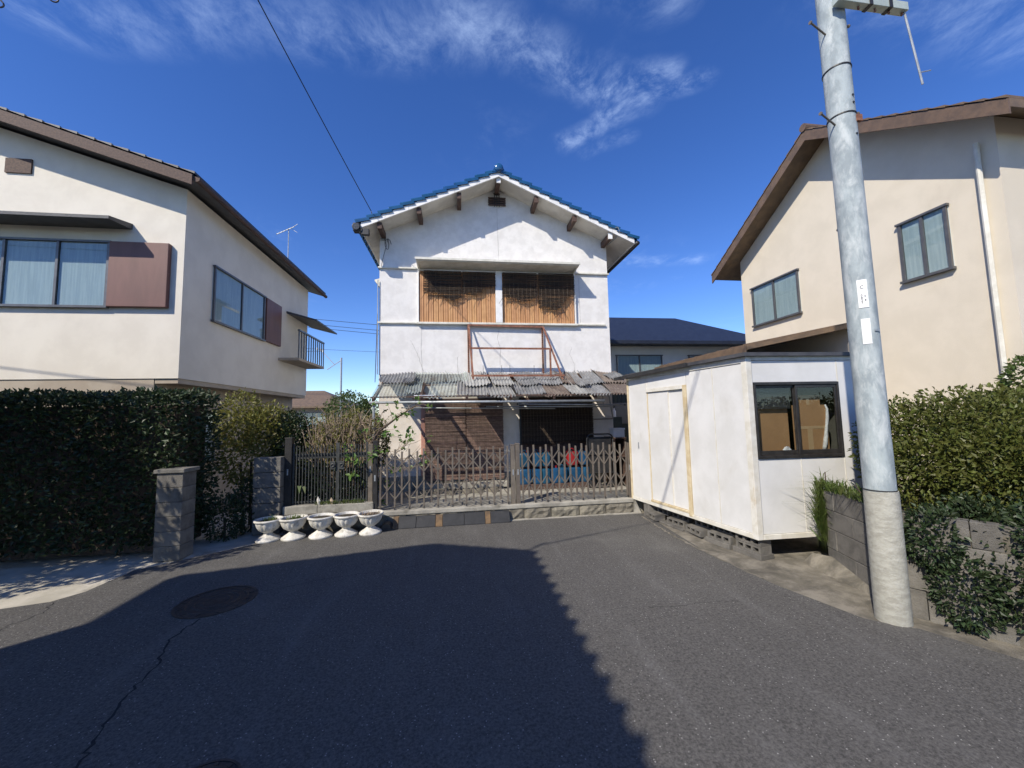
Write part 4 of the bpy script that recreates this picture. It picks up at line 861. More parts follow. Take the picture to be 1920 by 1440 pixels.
# hollow concrete blocks under the hut
hb = MB(); hb.box(-.195, .195, -.095, .095, 0, .022); hb.box(-.195, .195, -.095, .095, .078, .10)
for x in (-.1775, -.062, .062, .1775): hb.box(x-.0175, x+.0175, -.095, .095, .022, .078)
hbo = hb.build('concrete_block', A_BLOCK)
angL = math.atan2(dL.y, dL.x)
bl_ = [(.20, .0, .065), (.21, -.01, .168), (.68, .03, .065), (.60, -.07, .168), (1.16, .05, .03), (1.66, -.02, .03), (1.62, -.10, .132), (2.22, .06, .02), (2.12, -.08, .122), (1.08, -.10, .132)]
lbl = ['hollow concrete block under the hut corner, lower of the corner stack', 'hollow concrete block under the hut corner, topmost of the corner stack', 'hollow concrete block next to the corner stack, lower layer', 'hollow concrete block next to the corner stack, touching the hut rail', 'hollow concrete block below the hut door post', 'hollow concrete block below the hut door, lower layer', 'hollow concrete block below the hut door, upper layer', 'hollow concrete block by the stone wall end, lower layer', 'hollow concrete block by the stone wall end, upper layer', 'hollow concrete block below the hut door post, upper layer']
for i, (a, b, z) in enumerate(bl_):
    q = n0 + dL*a - nL*.13 + nL*b; o = hbo if i == 0 else hbo.copy()
    if i: COL.objects.link(o)
    o.location = (q.x, q.y, z); o.rotation_euler = (0, 0, angL + (0, .02, .09, -.06, -.14, .10, .03, -.16, .08, .05)[i]); tag(o, lbl[i], 'concrete block', 'hollow concrete blocks under the hut')
for i, (a, b) in enumerate(((.0, .45), (.48, .92), (.94, 1.40), (1.42, 1.85), (1.9, 2.35))):
    o = MB().fbox(n0, dL, nL, a, b, -.26, -.02+.03*(i % 2), -.01, (.064, .064, .028, .028, .018)[i]).build('concrete_pad', A_BLOCK, None, bevel=.008, loc=tuple(n0+dL*a))
    tag(o, ['thin concrete pad under the corner stack of blocks', 'thin concrete pad beside the corner stack', 'thin concrete pad below the hut door post', 'thin concrete pad below the hut door', 'thin concrete pad nearest the stone wall end'][i], 'concrete pad', 'thin pads under the blocks')
for k, (a, e_) in enumerate(((.3, 1.5), (2.4, 1.5), (2.4, .2))):
    q = n0 + dL*a + eF*e_; o = MB().box(q.x-.19, q.x+.19, q.y-.1, q.y+.1, -.03, .27).build('support_block', A_BLOCK, None, bevel=.01, loc=(q.x, q.y, 0)); tag(o, ['support block in the shade below the hut window', 'support block under the far corner of the hut', 'support block under the hut by the gate post'][k], 'concrete block')
crack('debris_line', [(3.50, 7.2), (3.44, 6.5), (3.42, 5.8), (3.47, 5.1), (3.56, 4.3)], .05, road, A_STRIP, 'z', .008, .02, 12, 31)

# ================================================================== UTILITY POLE
PO = thing('utility_pole', (4.03, 3.25, 0), 'grey galvanised utility pole with concrete foot and cross arm', 'utility pole')
px0, py0 = 4.045, 3.27
prof = [(0, 1.18), (.121, 1.18), (.119, 3.0), (.117, 5.0), (.112, 8.6), (0, 8.62)]
mb = MB(); n = 40
for i, (z, r_) in enumerate(((1.20, .122), (2.5, .120), (4.0, .119), (5.5, .117), (7.0, .115), (8.6, .112))):
    for k in range(n):
        a = 2*math.pi*k/n; mb.v.append((px0-.055*(z/8.6)+r_*math.cos(a), py0+r_*math.sin(a), z))
for i in range(5):
    for k in range(n): mb.f.append((i*n+k, i*n+(k+1) % n, (i+1)*n+(k+1) % n, (i+1)*n+k))
mb.f.append(tuple(5*n+k for k in range(n))); mb.build('shaft', A_POLE, PO, smooth='auto')
MB().lathe([(.128, -.03), (.134, .0), (.132, .6), (.131, 1.17), (.127, 1.205), (.119, 1.205)], (px0+.0, py0, 0), 40).build('concrete_foot', A_PBASE, PO, smooth='auto')
cx = lambda z: px0-.055*(z/8.6)
for z in (5.02, 5.55, 1.21): MB().lathe([(.117, -.006), (.124, -.006), (.124, .006), (.117, .006)], (cx(z), py0, z), 36).build('band', A_DARK, PO)
def step(z, a):
    d = Vector((math.cos(a), math.sin(a), 0)); p = Vector((cx(z), py0, z)) + d*.115; q = p + d*.21 + Vector((0, 0, .07))
    s_ = MB().path([p, q], .009, 8).build('step_bolt', A_BRONZE, PO); MB().path([q, q+d*.014], .017, 8).build('bolt_head', A_BRONZE, s_)
for z, a in ((5.12, R(15)), (4.93, R(192)), (5.95, R(190)), (6.15, R(15)), (3.9, R(60)), (6.75, R(200))): step(z, a)
MB().box(cx(5)-.02+.06, cx(5)+.10, py0-.125, py0-.095, 4.92, 4.99).build('clamp', A_RUST, PO); 
for z in (5.12, 5.20, 4.78): MB().path([(cx(z)+.02, py0-.112, z), (cx(z)+.02, py0-.122, z)], .012, 8).build('bolt_hole', A_BLK, PO)
ar = MB().box(3.88, 4.72, py0-.20, py0-.125, 6.15, 6.24).build('cross_arm', A_ARM, PO, bevel=.004)
for x in (4.15, 4.35, 4.52, 4.68): MB().path([(x, py0-.16, 6.12), (x, py0-.16, 6.149)], .010, 8).build('arm_bolt', A_RUST, ar)
for x in (4.38, 4.60): MB().path([(x, py0-.16, 6.242), (x, py0-.16, 6.31), (x, py0-.16, 6.32), (x, py0-.16, 6.37), (x, py0-.16, 6.38), (x, py0-.16, 6.42)], [.02, .02, .045, .045, .03, .03], 12).build('insulator', A_PORC, ar)
for x in (4.26, 4.50): MB().box(x-.02, x+.02, py0-.206, py0-.119, 6.145, 6.25).build('strap', A_DARK, ar)
hr_ = MB().path([(4.70, py0-.17, 6.152), (4.827, py0-.17, 5.35)], .010, 8).build('hanging_rod', A_GALV, PO); MB().path([(4.81, py0-.17, 5.48), (4.95, py0-.17, 5.52)], .006, 6).build('rod_arm', A_GALV, hr_)
# curved number plates: the shape follows the shaft
def plate(z0, z1, a0, a1, r_=.1215):
    mb = MB(); P = []; k_ = 8
    for z in (z0, (z0+z1)/2, z1):
        for k in range(k_+1): a = R(a0+(a1-a0)*k/k_); P.append((cx(z)+(r_+.003)*math.cos(a), py0+(r_+.003)*math.sin(a), z))
    mb.add(P, [(i*(k_+1)+k, i*(k_+1)+k+1, (i+1)*(k_+1)+k+1, (i+1)*(k_+1)+k) for i in range(2) for k in range(k_)]); return mb.build('number_plate', A_FILM, PO, smooth=True)
pA = plate(2.98, 3.26, 212, 248); pB = plate(2.62, 2.87, 214, 246)
def letters(txt, z, a, size, parent):
    cu = bpy.data.curves.new('digit', 'FONT'); cu.body = txt; cu.size = size; cu.align_x = 'CENTER'; cu.extrude = .0004
    to = bpy.data.objects.new('digit', cu); COL.objects.link(to); bpy.context.view_layer.update()
    me = bpy.data.meshes.new_from_object(to.evaluated_get(bpy.context.evaluated_depsgraph_get())); bpy.data.objects.remove(to)
    o = bpy.data.objects.new('digit', me); COL.objects.link(o); me.materials.append(A_INK); o.parent = parent
    d = Vector((math.cos(a), math.sin(a), 0)); o.location = Vector((cx(z), py0, z)) + d*.1262 - OFF[parent.name]; o.rotation_euler = (math.pi/2, 0, a+math.pi/2)
for k, ch in enumerate('0827'): letters(ch, 3.095-k*.026, R(225), .03, pA)
for k, ch in enumerate('08'): letters(ch, 3.085-k*.04, R(237), .026, pA)
letters('C', 3.17, R(228), .045, pA)
MB().box(cx(2.75)-.02, cx(2.75)+.03, py0-.128, py0-.118, 2.74, 2.755).build('plate_clip', A_GALV, PO)

# ================================================================== WIRES
def wire(p, q, sag, r_, label, n=24, name='overhead_wire'):
    p, q = Vector(p), Vector(q); pts = [p.lerp(q, k/n) - Vector((0, 0, sag*4*(k/n)*(1-k/n))) for k in range(n+1)]
    o = MB().path(pts, r_, 5).build(name, A_WIRE, None, loc=tuple(p)); tag(o, label, 'wire'); return o
wire((-1.96, 8.92, 6.80), (-3.6, 3.0, 9.4), .05, .009, 'black service wire slanting down to the left eave of the white house')
wire((-14, 6.2, 6.6), (cx(7.7), py0, 7.65), .12, .012, 'black cable crossing overhead to the utility pole')
mb = MB(); pts = []
for k in range(120):
    t_ = k/119; q = Vector((-8.0, 5.23, 6.83)).lerp(Vector((-4.2, 4.61, 7.03)), t_); ph = t_*2*math.pi*6
    pts.append((q.x+.16*math.sin(ph), q.y, q.z-.10+.11*math.cos(ph)))
o = mb.path(pts, .008, 5).build('coiled_cable', A_WIRE, None, loc=(-8, 5.23, 6.8)); tag(o, 'black cable hanging in loops from the overhead line', 'wire')
wire((cx(7.0), py0, 7.75), (-3.95, 1.30, 6.0), .06, .010, 'black service cable from the pole to the opposite house, lower of two'); wire((cx(7.2), py0, 8.05), (-3.95, 1.22, 6.1), .06, .008, 'black service cable from the pole to the opposite house, upper of two')
FP = (-8.65, 30.0)
t = thing('far_utility_pole', (FP[0], FP[1], 0), 'far thin utility pole behind the left garden', 'utility pole'); MB().path([(FP[0], FP[1], 0), (FP[0], FP[1], 6.6)], .07, 8).build('shaft', A_GALV, t); MB().bar((FP[0]+.05, FP[1], 6.45), (FP[0]-1.0, FP[1], 5.7), .05, .05).build('arm', A_GALV, t); MB().bar((FP[0]-.5, FP[1], 6.1), (FP[0]-1.3, FP[1], 7.0), .05, .05).build('arm', A_GALV, t)
for k in range(3): MB().path([(FP[0]-1.3-.2*k, FP[1], 7.0+.08*k), (FP[0]-1.3-.2*k, FP[1], 7.2+.08*k)], .06, 8).build('insulator', A_PORC, t)
for k, (za, zb_) in enumerate(((9.9, 9.2), (9.55, 8.75), (9.35, 8.45))): wire((-24, 31, za+1.2), (-4, 31, zb_), .1, .018, ['topmost of three distant wires in the gap left of the house', 'middle of three distant wires in the gap left of the house', 'lowest of three distant wires in the gap left of the house'][k])
wire((-20, 30, 7.3), (FP[0]-1.3, 30, 7.1), .1, .016, 'short distant wire ending at the far thin pole'); wire((-20, 36, 8.8), (-3, 36, 7.9), .1, .014, 'faint distant wire behind the far thin pole')
wire((-1.98, 9.8, 4.7), (-2.05, 9.9, 2.9), -.02, .009, 'black drop cable down the left corner of the white house', 8)
# roof antenna beyond the left house
AN = thing('roof_antenna', (-5.95, 14.2, 6.5), 'small television antenna on a mast above the left house', 'antenna')
MB().path([(-5.95, 14.2, 6.4), (-5.95, 14.2, 8.85)], .016, 8).build('mast', A_GALV, AN)
MB().bar((-6.35, 14.2, 8.62), (-5.75, 14.15, 8.90), .02, .02).build('boom', A_GALV, AN)
for k in range(7):
    c = Vector((-6.35, 14.2, 8.62)).lerp(Vector((-5.75, 14.15, 8.90)), k/6); MB().path([c+Vector((-.10, .24, .08)), c+Vector((.10, -.24, -.08))], .007, 5).build('element', A_GALV, AN)
for s in (-1, 1): MB().bar((-5.85, 14.2, 8.85+.02*s), (-5.66, 14.2, 8.87+.16*s), .012, .012).build('reflector', A_GALV, AN)

# ================================================================== NEIGHBOUR HOUSES
def win(parent, axis, plane, a0, a1, z0, z1, m_in, out, panes=2, frame=.045, hoodd=0):
    s = -1 if out < 0 else 1
    def bx(nm, u0, u1, d0, d1, zz0, zz1, m, par):
        d0, d1 = sorted((plane+s*d0, plane+s*d1))
        b = MB().box(d0, d1, u0, u1, zz0, zz1) if axis == 'x' else MB().box(u0, u1, d0, d1, zz0, zz1); return b.build(nm, m, par)
    w = bx('window', a0, a1, .002, .012, z0, z1, m_in, parent)
    bx('sill', a0-.03, a1+.03, .013, .085, z0-.045, z0-.001, A_FRAME, w); bx('head', a0-.03, a1+.03, .013, .075, z1+.001, z1+.04, A_FRAME, w)
    for u in [a0, a1-frame] + [a0+(a1-a0)*k/panes-frame/2 for k in range(1, panes)]: bx('sash_stile', u, u+frame, .013, .055, z0, z1, A_FRAME, w)
    for k in range(panes): bx('pane', a0+(a1-a0)*k/panes+frame/2+.004, a0+(a1-a0)*(k+1)/panes-frame/2-.004, .030, .034, z0+.01, z1-.01, A_GLASS, w)
    return w
LH = thing('neighbour_house', (-9, 11, 0), 'pale two-storey gabled house with brown shutter box beside its window', 'house')
LX, LY, LXW, LYB = -5.62, 8.6, -13.4, 15.2
lrx, lrz = -9.6, 8.22; lsl = .315
lz = lambda x: lrz - lsl*abs(x-lrx)
MB().prism([(LXW, 2.9), (LX, 2.9), (LX, lz(LX)-.06), (lrx, lrz-.06), (LXW, lz(LXW)-.06)], 'y', LY, LYB).build('upper_wall', A_CREAMW, LH)
MB().box(LXW, LX-.45, LY+.02, LYB-.05, 0, 2.898).build('lower_wall', A_TAN, LH)
MB().box(LX-.44, LX-.02, LY+.03, LYB-.05, 2.80, 2.898).build('jetty_soffit', A_TAN, LH)
lr = MB(); ex0, ex1 = LXW-.5, LX+.42
lr.prism([(ex0, lz(ex0)), (lrx, lrz), (ex1, lz(ex1)), (ex1, lz(ex1)+.11), (lrx, lrz+.13), (ex0, lz(ex0)+.11)], 'y', LY-.5, LYB+.5); LR = lr.build('roof', A_ROOFG, LH)
for xe in (ex0, ex1):
    MB().add([(lrx, LY-.54, lrz-.12), (xe, LY-.54, lz(xe)-.12), (xe, LY-.54, lz(xe)+.09), (lrx, LY-.54, lrz+.10), (lrx, LY-.502, lrz-.12), (xe, LY-.502, lz(xe)-.12), (xe, LY-.502, lz(xe)+.09), (lrx, LY-.502, lrz+.10)], [(0,3,2,1),(4,5,6,7),(0,1,5,4),(1,2,6,5),(2,3,7,6),(3,0,4,7)]).build('barge_board', A_WOODD, LR)
MB().path([(ex1+.06, LY-.5, lz(ex1)+.02), (ex1+.06, LYB+.5, lz(ex1))], .06, 10).build('gutter', A_WOODD, LR)
def tiled(x_e, nn, name='roof_tiles'):                        # stepped courses of tiles on one slope
    mb = MB(); L_ = x_e-lrx
    for k in range(nn):
        xa, xb = lrx+L_*k/nn, lrx+L_*(k+1)/nn; mb.add([(xa, LY-.55, lz(xa)+.135), (xb, LY-.55, lz(xb)+.165), (xb, LY-.55, lz(xb)+.118), (xa, LYB+.5, lz(xa)+.135), (xb, LYB+.5, lz(xb)+.165), (xb, LYB+.5, lz(xb)+.118)], [(0, 1, 4, 3), (1, 2, 5, 4), (0, 2, 1), (3, 4, 5)])
    tag(mb.build(name, A_ROOFG, LR), kind='stuff')
tiled(ex1+.05, 15); tiled(ex0-.05, 15)
MB().path([(lrx, LY-.55, lrz+.17), (lrx, LYB+.5, lrz+.17)], .10, 10).build('ridge', A_ROOFG, LR)
MB().box(-8.9, -8.45, LY-.03, LY-.001, 7.05, 7.35).build('gable_vent', A_WOODD, LH)
win(LH, 'y', LY, -10.6, -6.95, 4.36, 5.66, A_CURT, -1, 4)
MB().box(-6.92, -5.85, LY-.10, LY-.002, 4.34, 5.68).build('shutter_box', A_SHUTB, LH, bevel=.01)
MB().prism([(LY-.55, 5.93), (LY-.55, 5.99), (LY-.002, 6.10), (LY-.002, 5.98)], 'x', -10.9, -6.60).build('window_hood', A_ROOFG, LH)
win(LH, 'x', LX, 9.55, 11.9, 4.35, 5.6, A_CURT, 1, 2); MB().box(LX+.002, LX+.08, 11.95, 12.9, 4.33, 5.62).build('shutter_box', A_SHUTB, LH, bevel=.01)
MB().box(LX-.0, LX+.62, 12.9, 15.2, 3.9, 3.98).build('balcony_floor', A_TAN, LH); 
for k in range(12): MB().box(LX+.58, LX+.61, 12.92+k*.205, 12.95+k*.205, 3.981, 4.85).build('balcony_bar', A_FRAME, LH)
MB().box(LX+.56, LX+.63, 12.9, 15.2, 4.851, 4.90).build('balcony_rail', A_FRAME, LH)
MB().prism([(LX+.002, 5.55), (LX+.95, 5.30), (LX+.95, 5.35), (LX+.002, 5.62)], 'y', 13.4, 15.6).build('side_canopy', A_ROOFG, LH)
win(LH, 'x', LX-.45, 9.4, 10.6, 1.1, 2.2, A_CURT, 1, 2)

RH = thing('cream_house', (11, 7.2, 0), 'cream rendered house with brown roof behind the utility pole', 'house')
RXW, RXB, ry, rz_ = 8.35, 15.5, 7.2, 8.26
rzf = lambda y: rz_ - .62*abs(y-ry)
MB().prism([(4.55, 0), (10.05, 0), (10.05, rzf(10.05)-.1), (ry, rz_-.1), (4.55, rzf(4.55)-.1)], 'x', RXW, RXB).build('wall', A_CREAM, RH)
mb = MB(); ya_, yb_ = 4.10, 10.62
mb.prism([(ya_, rzf(ya_)-.09), (ry, rz_-.09), (yb_, rzf(yb_)-.09), (yb_, rzf(yb_)+.04), (ry, rz_+.05), (ya_, rzf(ya_)+.04)], 'x', RXW-.5, RXB+.4); RR = mb.build('roof', A_ROOFB, RH)
for ye in (ya_, yb_):
    MB().add([(RXW-.535, ry, rz_-.20), (RXW-.535, ye, rzf(ye)-.20), (RXW-.535, ye, rzf(ye)+.03), (RXW-.535, ry, rz_+.04), (RXW-.502, ry, rz_-.20), (RXW-.502, ye, rzf(ye)-.20), (RXW-.502, ye, rzf(ye)+.03), (RXW-.502, ry, rz_+.04)], [(0,3,2,1),(4,5,6,7),(0,1,5,4),(1,2,6,5),(2,3,7,6),(3,0,4,7)]).build('barge_board', A_ROOFB, RR)
    nn = 14; mb = MB()
    for k in range(nn):
        y1, y2 = ry+(ye-ry)*k/nn, ry+(ye-ry)*(k+1)/nn
        mb.add([(RXW-.55, y1, rzf(y1)+.055), (RXW-.55, y2, rzf(y2)+.085), (RXW-.55, y2, rzf(y2)+.042), (RXB+.4, y1, rzf(y1)+.055), (RXB+.4, y2, rzf(y2)+.085), (RXB+.4, y2, rzf(y2)+.042)], [(0, 1, 4, 3), (1, 2, 5, 4), (0, 2, 1), (3, 4, 5)])
    tag(mb.build('roof_tiles', A_ROOFB, RR), kind='stuff')
MB().path([(RXW-.56, ry, rz_+.10), (RXB+.4, ry, rz_+.10)], .09, 10).build('ridge', A_ROOFB, RR)
win(RH, 'x', RXW, 8.15, 9.65, 4.38, 5.42, A_CURT, -1, 2); win(RH, 'x', RXW, 5.22, 5.95, 4.35, 5.42, A_CURT, -1, 2)
MB().box(9.6, 9.9, 4.4, 4.7, 6.4, 7.3).build('flue', A_WHITE, RR)
MB().path([(RXW-.06, 4.75, .9), (RXW-.06, 4.75, 6.2)], .035, 8).build('downpipe', A_CREAMT, RH)
AX = thing('annex', (7.2, 8, 0), 'low annex with sloping brown metal roof behind the hut', 'annex')
MB().box(6.05, 8.34, 7.1, 10.2, 0, 3.18).build('wall', A_CREAM, AX); mb = MB(); mb.prism([(5.75, 3.22), (8.34, 3.72), (8.34, 3.80), (5.75, 3.30)], 'y', 6.9, 10.5); ax = mb.build('roof', A_ROOFB, AX)
for k in range(9): MB().add([(5.74, 6.95+k*.41, 3.301), (5.74, 6.99+k*.41, 3.301), (8.34, 6.99+k*.41, 3.801), (8.34, 6.95+k*.41, 3.801), (5.74, 6.95+k*.41, 3.34), (5.74, 6.99+k*.41, 3.34), (8.34, 6.99+k*.41, 3.84), (8.34, 6.95+k*.41, 3.84)], [(0,3,2,1),(4,5,6,7),(0,1,5,4),(1,2,6,5),(2,3,7,6),(3,0,4,7)]).build('seam', A_ROOFB, ax)
MB().box(5.70, 5.735, 6.9, 10.5, 3.14, 3.31).build('fascia', A_ROOFB, ax)
def far_house(x0, x1, y0, y1, ze, zr, mw, mr, label, name='far_house', hip=True):
    t = thing(name, ((x0+x1)/2, (y0+y1)/2, 0), label, 'house'); MB().box(x0, x1, y0, y1, 0, ze-.02).build('wall', mw, t); o_ = .6; cy = (y0+y1)/2; k = (y1-y0)/2*.7 if hip else 0
    MB().add([(x0-o_, y0-o_, ze-.05), (x1+o_, y0-o_, ze-.05), (x1+o_, y1+o_, ze-.05), (x0-o_, y1+o_, ze-.05), (x0-o_, y0-o_, ze+.08), (x1+o_, y0-o_, ze+.08), (x1+o_, y1+o_, ze+.08), (x0-o_, y1+o_, ze+.08), (x0+k-o_*(not hip), cy, zr), (x1-k+o_*(not hip), cy, zr)],
             [(0, 3, 2, 1), (0, 1, 5, 4), (1, 2, 6, 5), (2, 3, 7, 6), (3, 0, 4, 7), (4, 5, 9, 8), (5, 6, 9), (6, 7, 8, 9), (7, 4, 8)]).build('roof', mr, t)
    w_ = (x1-x0)
    for a, b in ((.15, .42), (.58, .85)): win(t, 'y', y0, x0+w_*a, x0+w_*b, ze-1.5, ze-.45, A_CURT, -1, 2)
    return t
far_house(5.2, 12.5, 14.6, 20, 4.75, 6.6, A_CREAMW, A_ROOFN, 'house with navy tiled roof showing above the hut')
far_house(-17, -9.5, 33, 40, 3.0, 4.6, A_TAN, A_ROOFB, 'low tan house with brown roof far behind the left garden'); far_house(-6.5, 1, 36, 43, 3.0, 4.8, A_CREAMW, A_ROOFG, 'low pale house with grey roof far behind the white house'); far_house(-26, -19, 30, 38, 5.4, 7.2, A_CREAMW, A_ROOFG, 'far two-storey house with grey roof behind the left house')
far_house(14, 22, 26, 34, 5.4, 7.2, A_CREAM, A_ROOFG, 'far cream house hidden behind the navy roofed house')
# the house across the lane whose shadow lies on the asphalt (stands to the left, behind the viewer)
OH = thing('opposite_house', (-6, -4, 0), 'pale tiled house across the lane whose shadow covers the asphalt', 'house')
oxe, oye, oze = -3.79, 1.37, 5.60; orx, orz = -5.905, 6.38
oxl = -8.44; ozl = 5.59
MB().prism([(oxl+.5, 0), (oxe-.5, 0), (oxe-.5, oze-.05), (orx, orz-.12), (oxl+.5, ozl-.05)], 'y', -9, oye-.6).build('wall', A_CREAMW, OH)
mb = MB(); mb.prism([(oxl, ozl-.08), (orx, orz-.1), (oxe, oze-.08), (oxe, oze), (orx, orz), (oxl, ozl)], 'y', -9.5, oye); OR = mb.build('roof', A_ROOFG, OH)
et = None
for c in range(36):
    if et is None: e2 = MB(); e2.box(-.12, .05, -.13, .13, -.05, .03); e2.path([(-.05, .07, .02), (.085, .07, .012)], .062, 8); et = piece(e2, 'eave_tile', A_ROOFG, OR); p_ = et
    else: p_ = inst(et, OR, (0, 0, 0), name='eave_tile')
    p_.location = Vector((oxe, oye-.14-c*.275, oze+.0)) - OFF[OR.name]
for sgn, xe, ze in ((1, oxe, oze), (-1, oxl, ozl)):
    for k in range(8):
        xa, xb = orx+(xe-orx)*k/8, orx+(xe-orx)*(k+1)/8; za, zb2 = orz+(ze-orz)*k/8, orz+(ze-orz)*(k+1)/8
        MB().add([(xa, oye-.3, za+.01), (xb, oye-.3, zb2+.01), (xb, oye+.03, zb2+.01), (xa, oye+.03, za+.01), (xa, oye-.3, za+.03), (xb, oye-.3, zb2+.07), (xb, oye+.03, zb2+.07), (xa, oye+.03, za+.03)], [(0,3,2,1),(4,5,6,7),(0,1,5,4),(1,2,6,5),(2,3,7,6),(3,0,4,7)]).build('verge_tile', A_ROOFG, OR)
MB().path([(-3.95, 1.26, 5.55), (-3.95, 1.26, 6.15)], .02, 8).build('service_mast', A_GALV, OH)
win(OH, 'y', oye-.6, -6.6, -5.0, 3.3, 4.4, A_CURT, 1, 2)
OA = thing('opposite_annex', (-10, -3, 0), 'lower wing beside the opposite house, left of the lane', 'house'); MB().box(-12, -8.0, -8, -.1, 0, 4.6).build('wall', A_CREAMW, OA); MB().bar((-10.2, -8.4, 4.7), (-10.2, 0.35, 4.7), 4.6, .16).build('roof', A_ROOFG, OA); win(OA, 'y', -.1, -10.5, -9, 2, 3.2, A_CURT, 1, 2)

# ================================================================== PLANTS
def bush_thing(name, base, label, cat, leaves, m, stems=(), sm=A_BARK, leafname='foliage'):
    t = thing(name, base, label, cat); leaves.build(leafname, m, t)
    for pts, r_ in stems: MB().path(pts, r_, 6).build('stem', sm, t)
    return t
# clipped dark hedge on the left
rng = random.Random(21); mb = MB(); hedge(mb, -11.5, -4.25, 6.55, 7.6, .15, 2.46, 30000, .075, rng)
inn = MB().box(-11.3, -4.42, 6.78, 7.5, .05, 2.28)
t = bush_thing('clipped_hedge', (-7.8, 7.1, 0), 'tall dark clipped hedge in front of the pale gabled house', 'hedge', mb, L_DARK, [([(x, 7.1, -.02), (x+.05, 7.1, .8)], .03) for x in (-11, -10, -9, -8, -7, -6, -5.2, -4.6)]); inn.build('inner_twigs', A_BARK, t)
# block pillar and dark gap between the hedge and the barred gate
bp2 = thing('gate_pillar', (-4.2, 6.7, 0), 'grey block gate pillar at the end of the dark hedge', 'pillar')
for k in range(6): MB().box(-4.40, -4.05, 6.40, 6.70, k*.21+.002, k*.21+.208).build('block', A_BLOCK, bp2, bevel=.008)
MB().box(-4.43, -4.02, 6.37, 6.73, 1.262, 1.32).build('cap', A_BLOCK, bp2, bevel=.01)
rng = random.Random(22); mb = MB(); crown(mb, [((-4.05, 8.2, 1.5), .55, .5, .75), ((-3.75, 8.4, 1.75), .4, .45, .6), ((-4.35, 8.5, 2.0), .45, .4, .6)], 5500, .075, rng)
bush_thing('golden_shrub', (-4.0, 8.3, 0), 'yellow green rounded shrub between the hedge and the block pillar', 'shrub', mb, L_YEL, [([(-4.05+d, 8.3, -.02), (-4.05+d*2, 8.3, 1.2)], .022) for d in (-.1, 0, .1)])
rng = random.Random(23); mb = MB(); crown(mb, [((-3.75, 7.75, .45), .35, .3, .5), ((-4.0, 7.4, .35), .3, .3, .4)], 2500, .06, rng)
bush_thing('dark_shrub', (-3.85, 7.6, 0), 'low dark shrub in the shaded gap beside the block pillar', 'shrub', mb, L_DARK, [([(-3.75, 7.75, -.02), (-3.75, 7.75, .4)], .02), ([(-4.0, 7.4, -.02), (-4.0, 7.4, .35)], .02)])
# evergreen behind the barred gate
rng = random.Random(24); mb = MB(); crown(mb, [((-3.25, 8.45, 1.2), .42, .45, .95), ((-3.0, 8.6, 1.0), .4, .4, .7), ((-3.45, 8.5, 1.7), .35, .4, .5)], 9000, .06, rng)
bush_thing('evergreen_shrub', (-3.2, 8.5, .27), 'dense dark evergreen shrub behind the tall dark gate post', 'shrub', mb, L_DARK, [([(-3.2, 8.5, .25), (-3.2, 8.5, 1.3)], .04)])
# twiggy shrub behind the barred gate
rng = random.Random(25); tw = MB(); lv = MB(); ly = MB()
t = thing('twiggy_shrub', (-2.3, 8.2, .27), 'pruned twiggy shrub of pale upright stems behind the barred gate', 'shrub')
for i in range(330):
    x, y = rng.uniform(-2.95, -1.62), rng.uniform(7.95, 8.75); cx_ = -2.3
    p = Vector((cx_+(x-cx_)*.35, 8.3+(y-8.3)*.4, .25)); top = Vector((x + rng.uniform(-.12, .12), y, rng.uniform(1.65, 2.22) - .12*abs(x-cx_)))
    mid = p.lerp(top, .5) + Vector((rng.uniform(-.08, .08), rng.uniform(-.08, .08), .1)); m2 = p.lerp(top, .75) + Vector((rng.uniform(-.07, .07), rng.uniform(-.05, .05), 0))
    tw.path([p, mid, m2, top], [.010, .008, .006, .003], 4)
    for k in range(2):
        s = mid.lerp(top, rng.random()); e = s + Vector((rng.uniform(-.2, .2), rng.uniform(-.15, .15), rng.uniform(.05, .22))); tw.path([s, (s+e)/2+Vector((0, 0, .02)), e], [.005, .004, .002], 4)
        for _ in range(6): leaf(ly, s.lerp(e, rng.random()) + rv(rng)*.03, rv(rng)+Vector((0, 0, .4)), rv(rng), rng.uniform(.035, .08), rng.uniform(.022, .045))
tw.build('twigs', A_TWIG, t); ly.build('small_leaves', L_YEL, t)
mb = MB(); crown(mb, [((-2.45, 8.75, 1.45), .7, .25, .6), ((-1.8, 8.7, 1.5), .3, .25, .55)], 6000, .06, rng); mb.build('back_foliage', L_OLIVE, t)
mb = MB(); crown(mb, [((-2.5, 8.1, .75), .5, .3, .45), ((-2.0, 8.1, .7), .4, .3, .4)], 3500, .06, rng); mb.build('low_foliage', L_DARK, t)
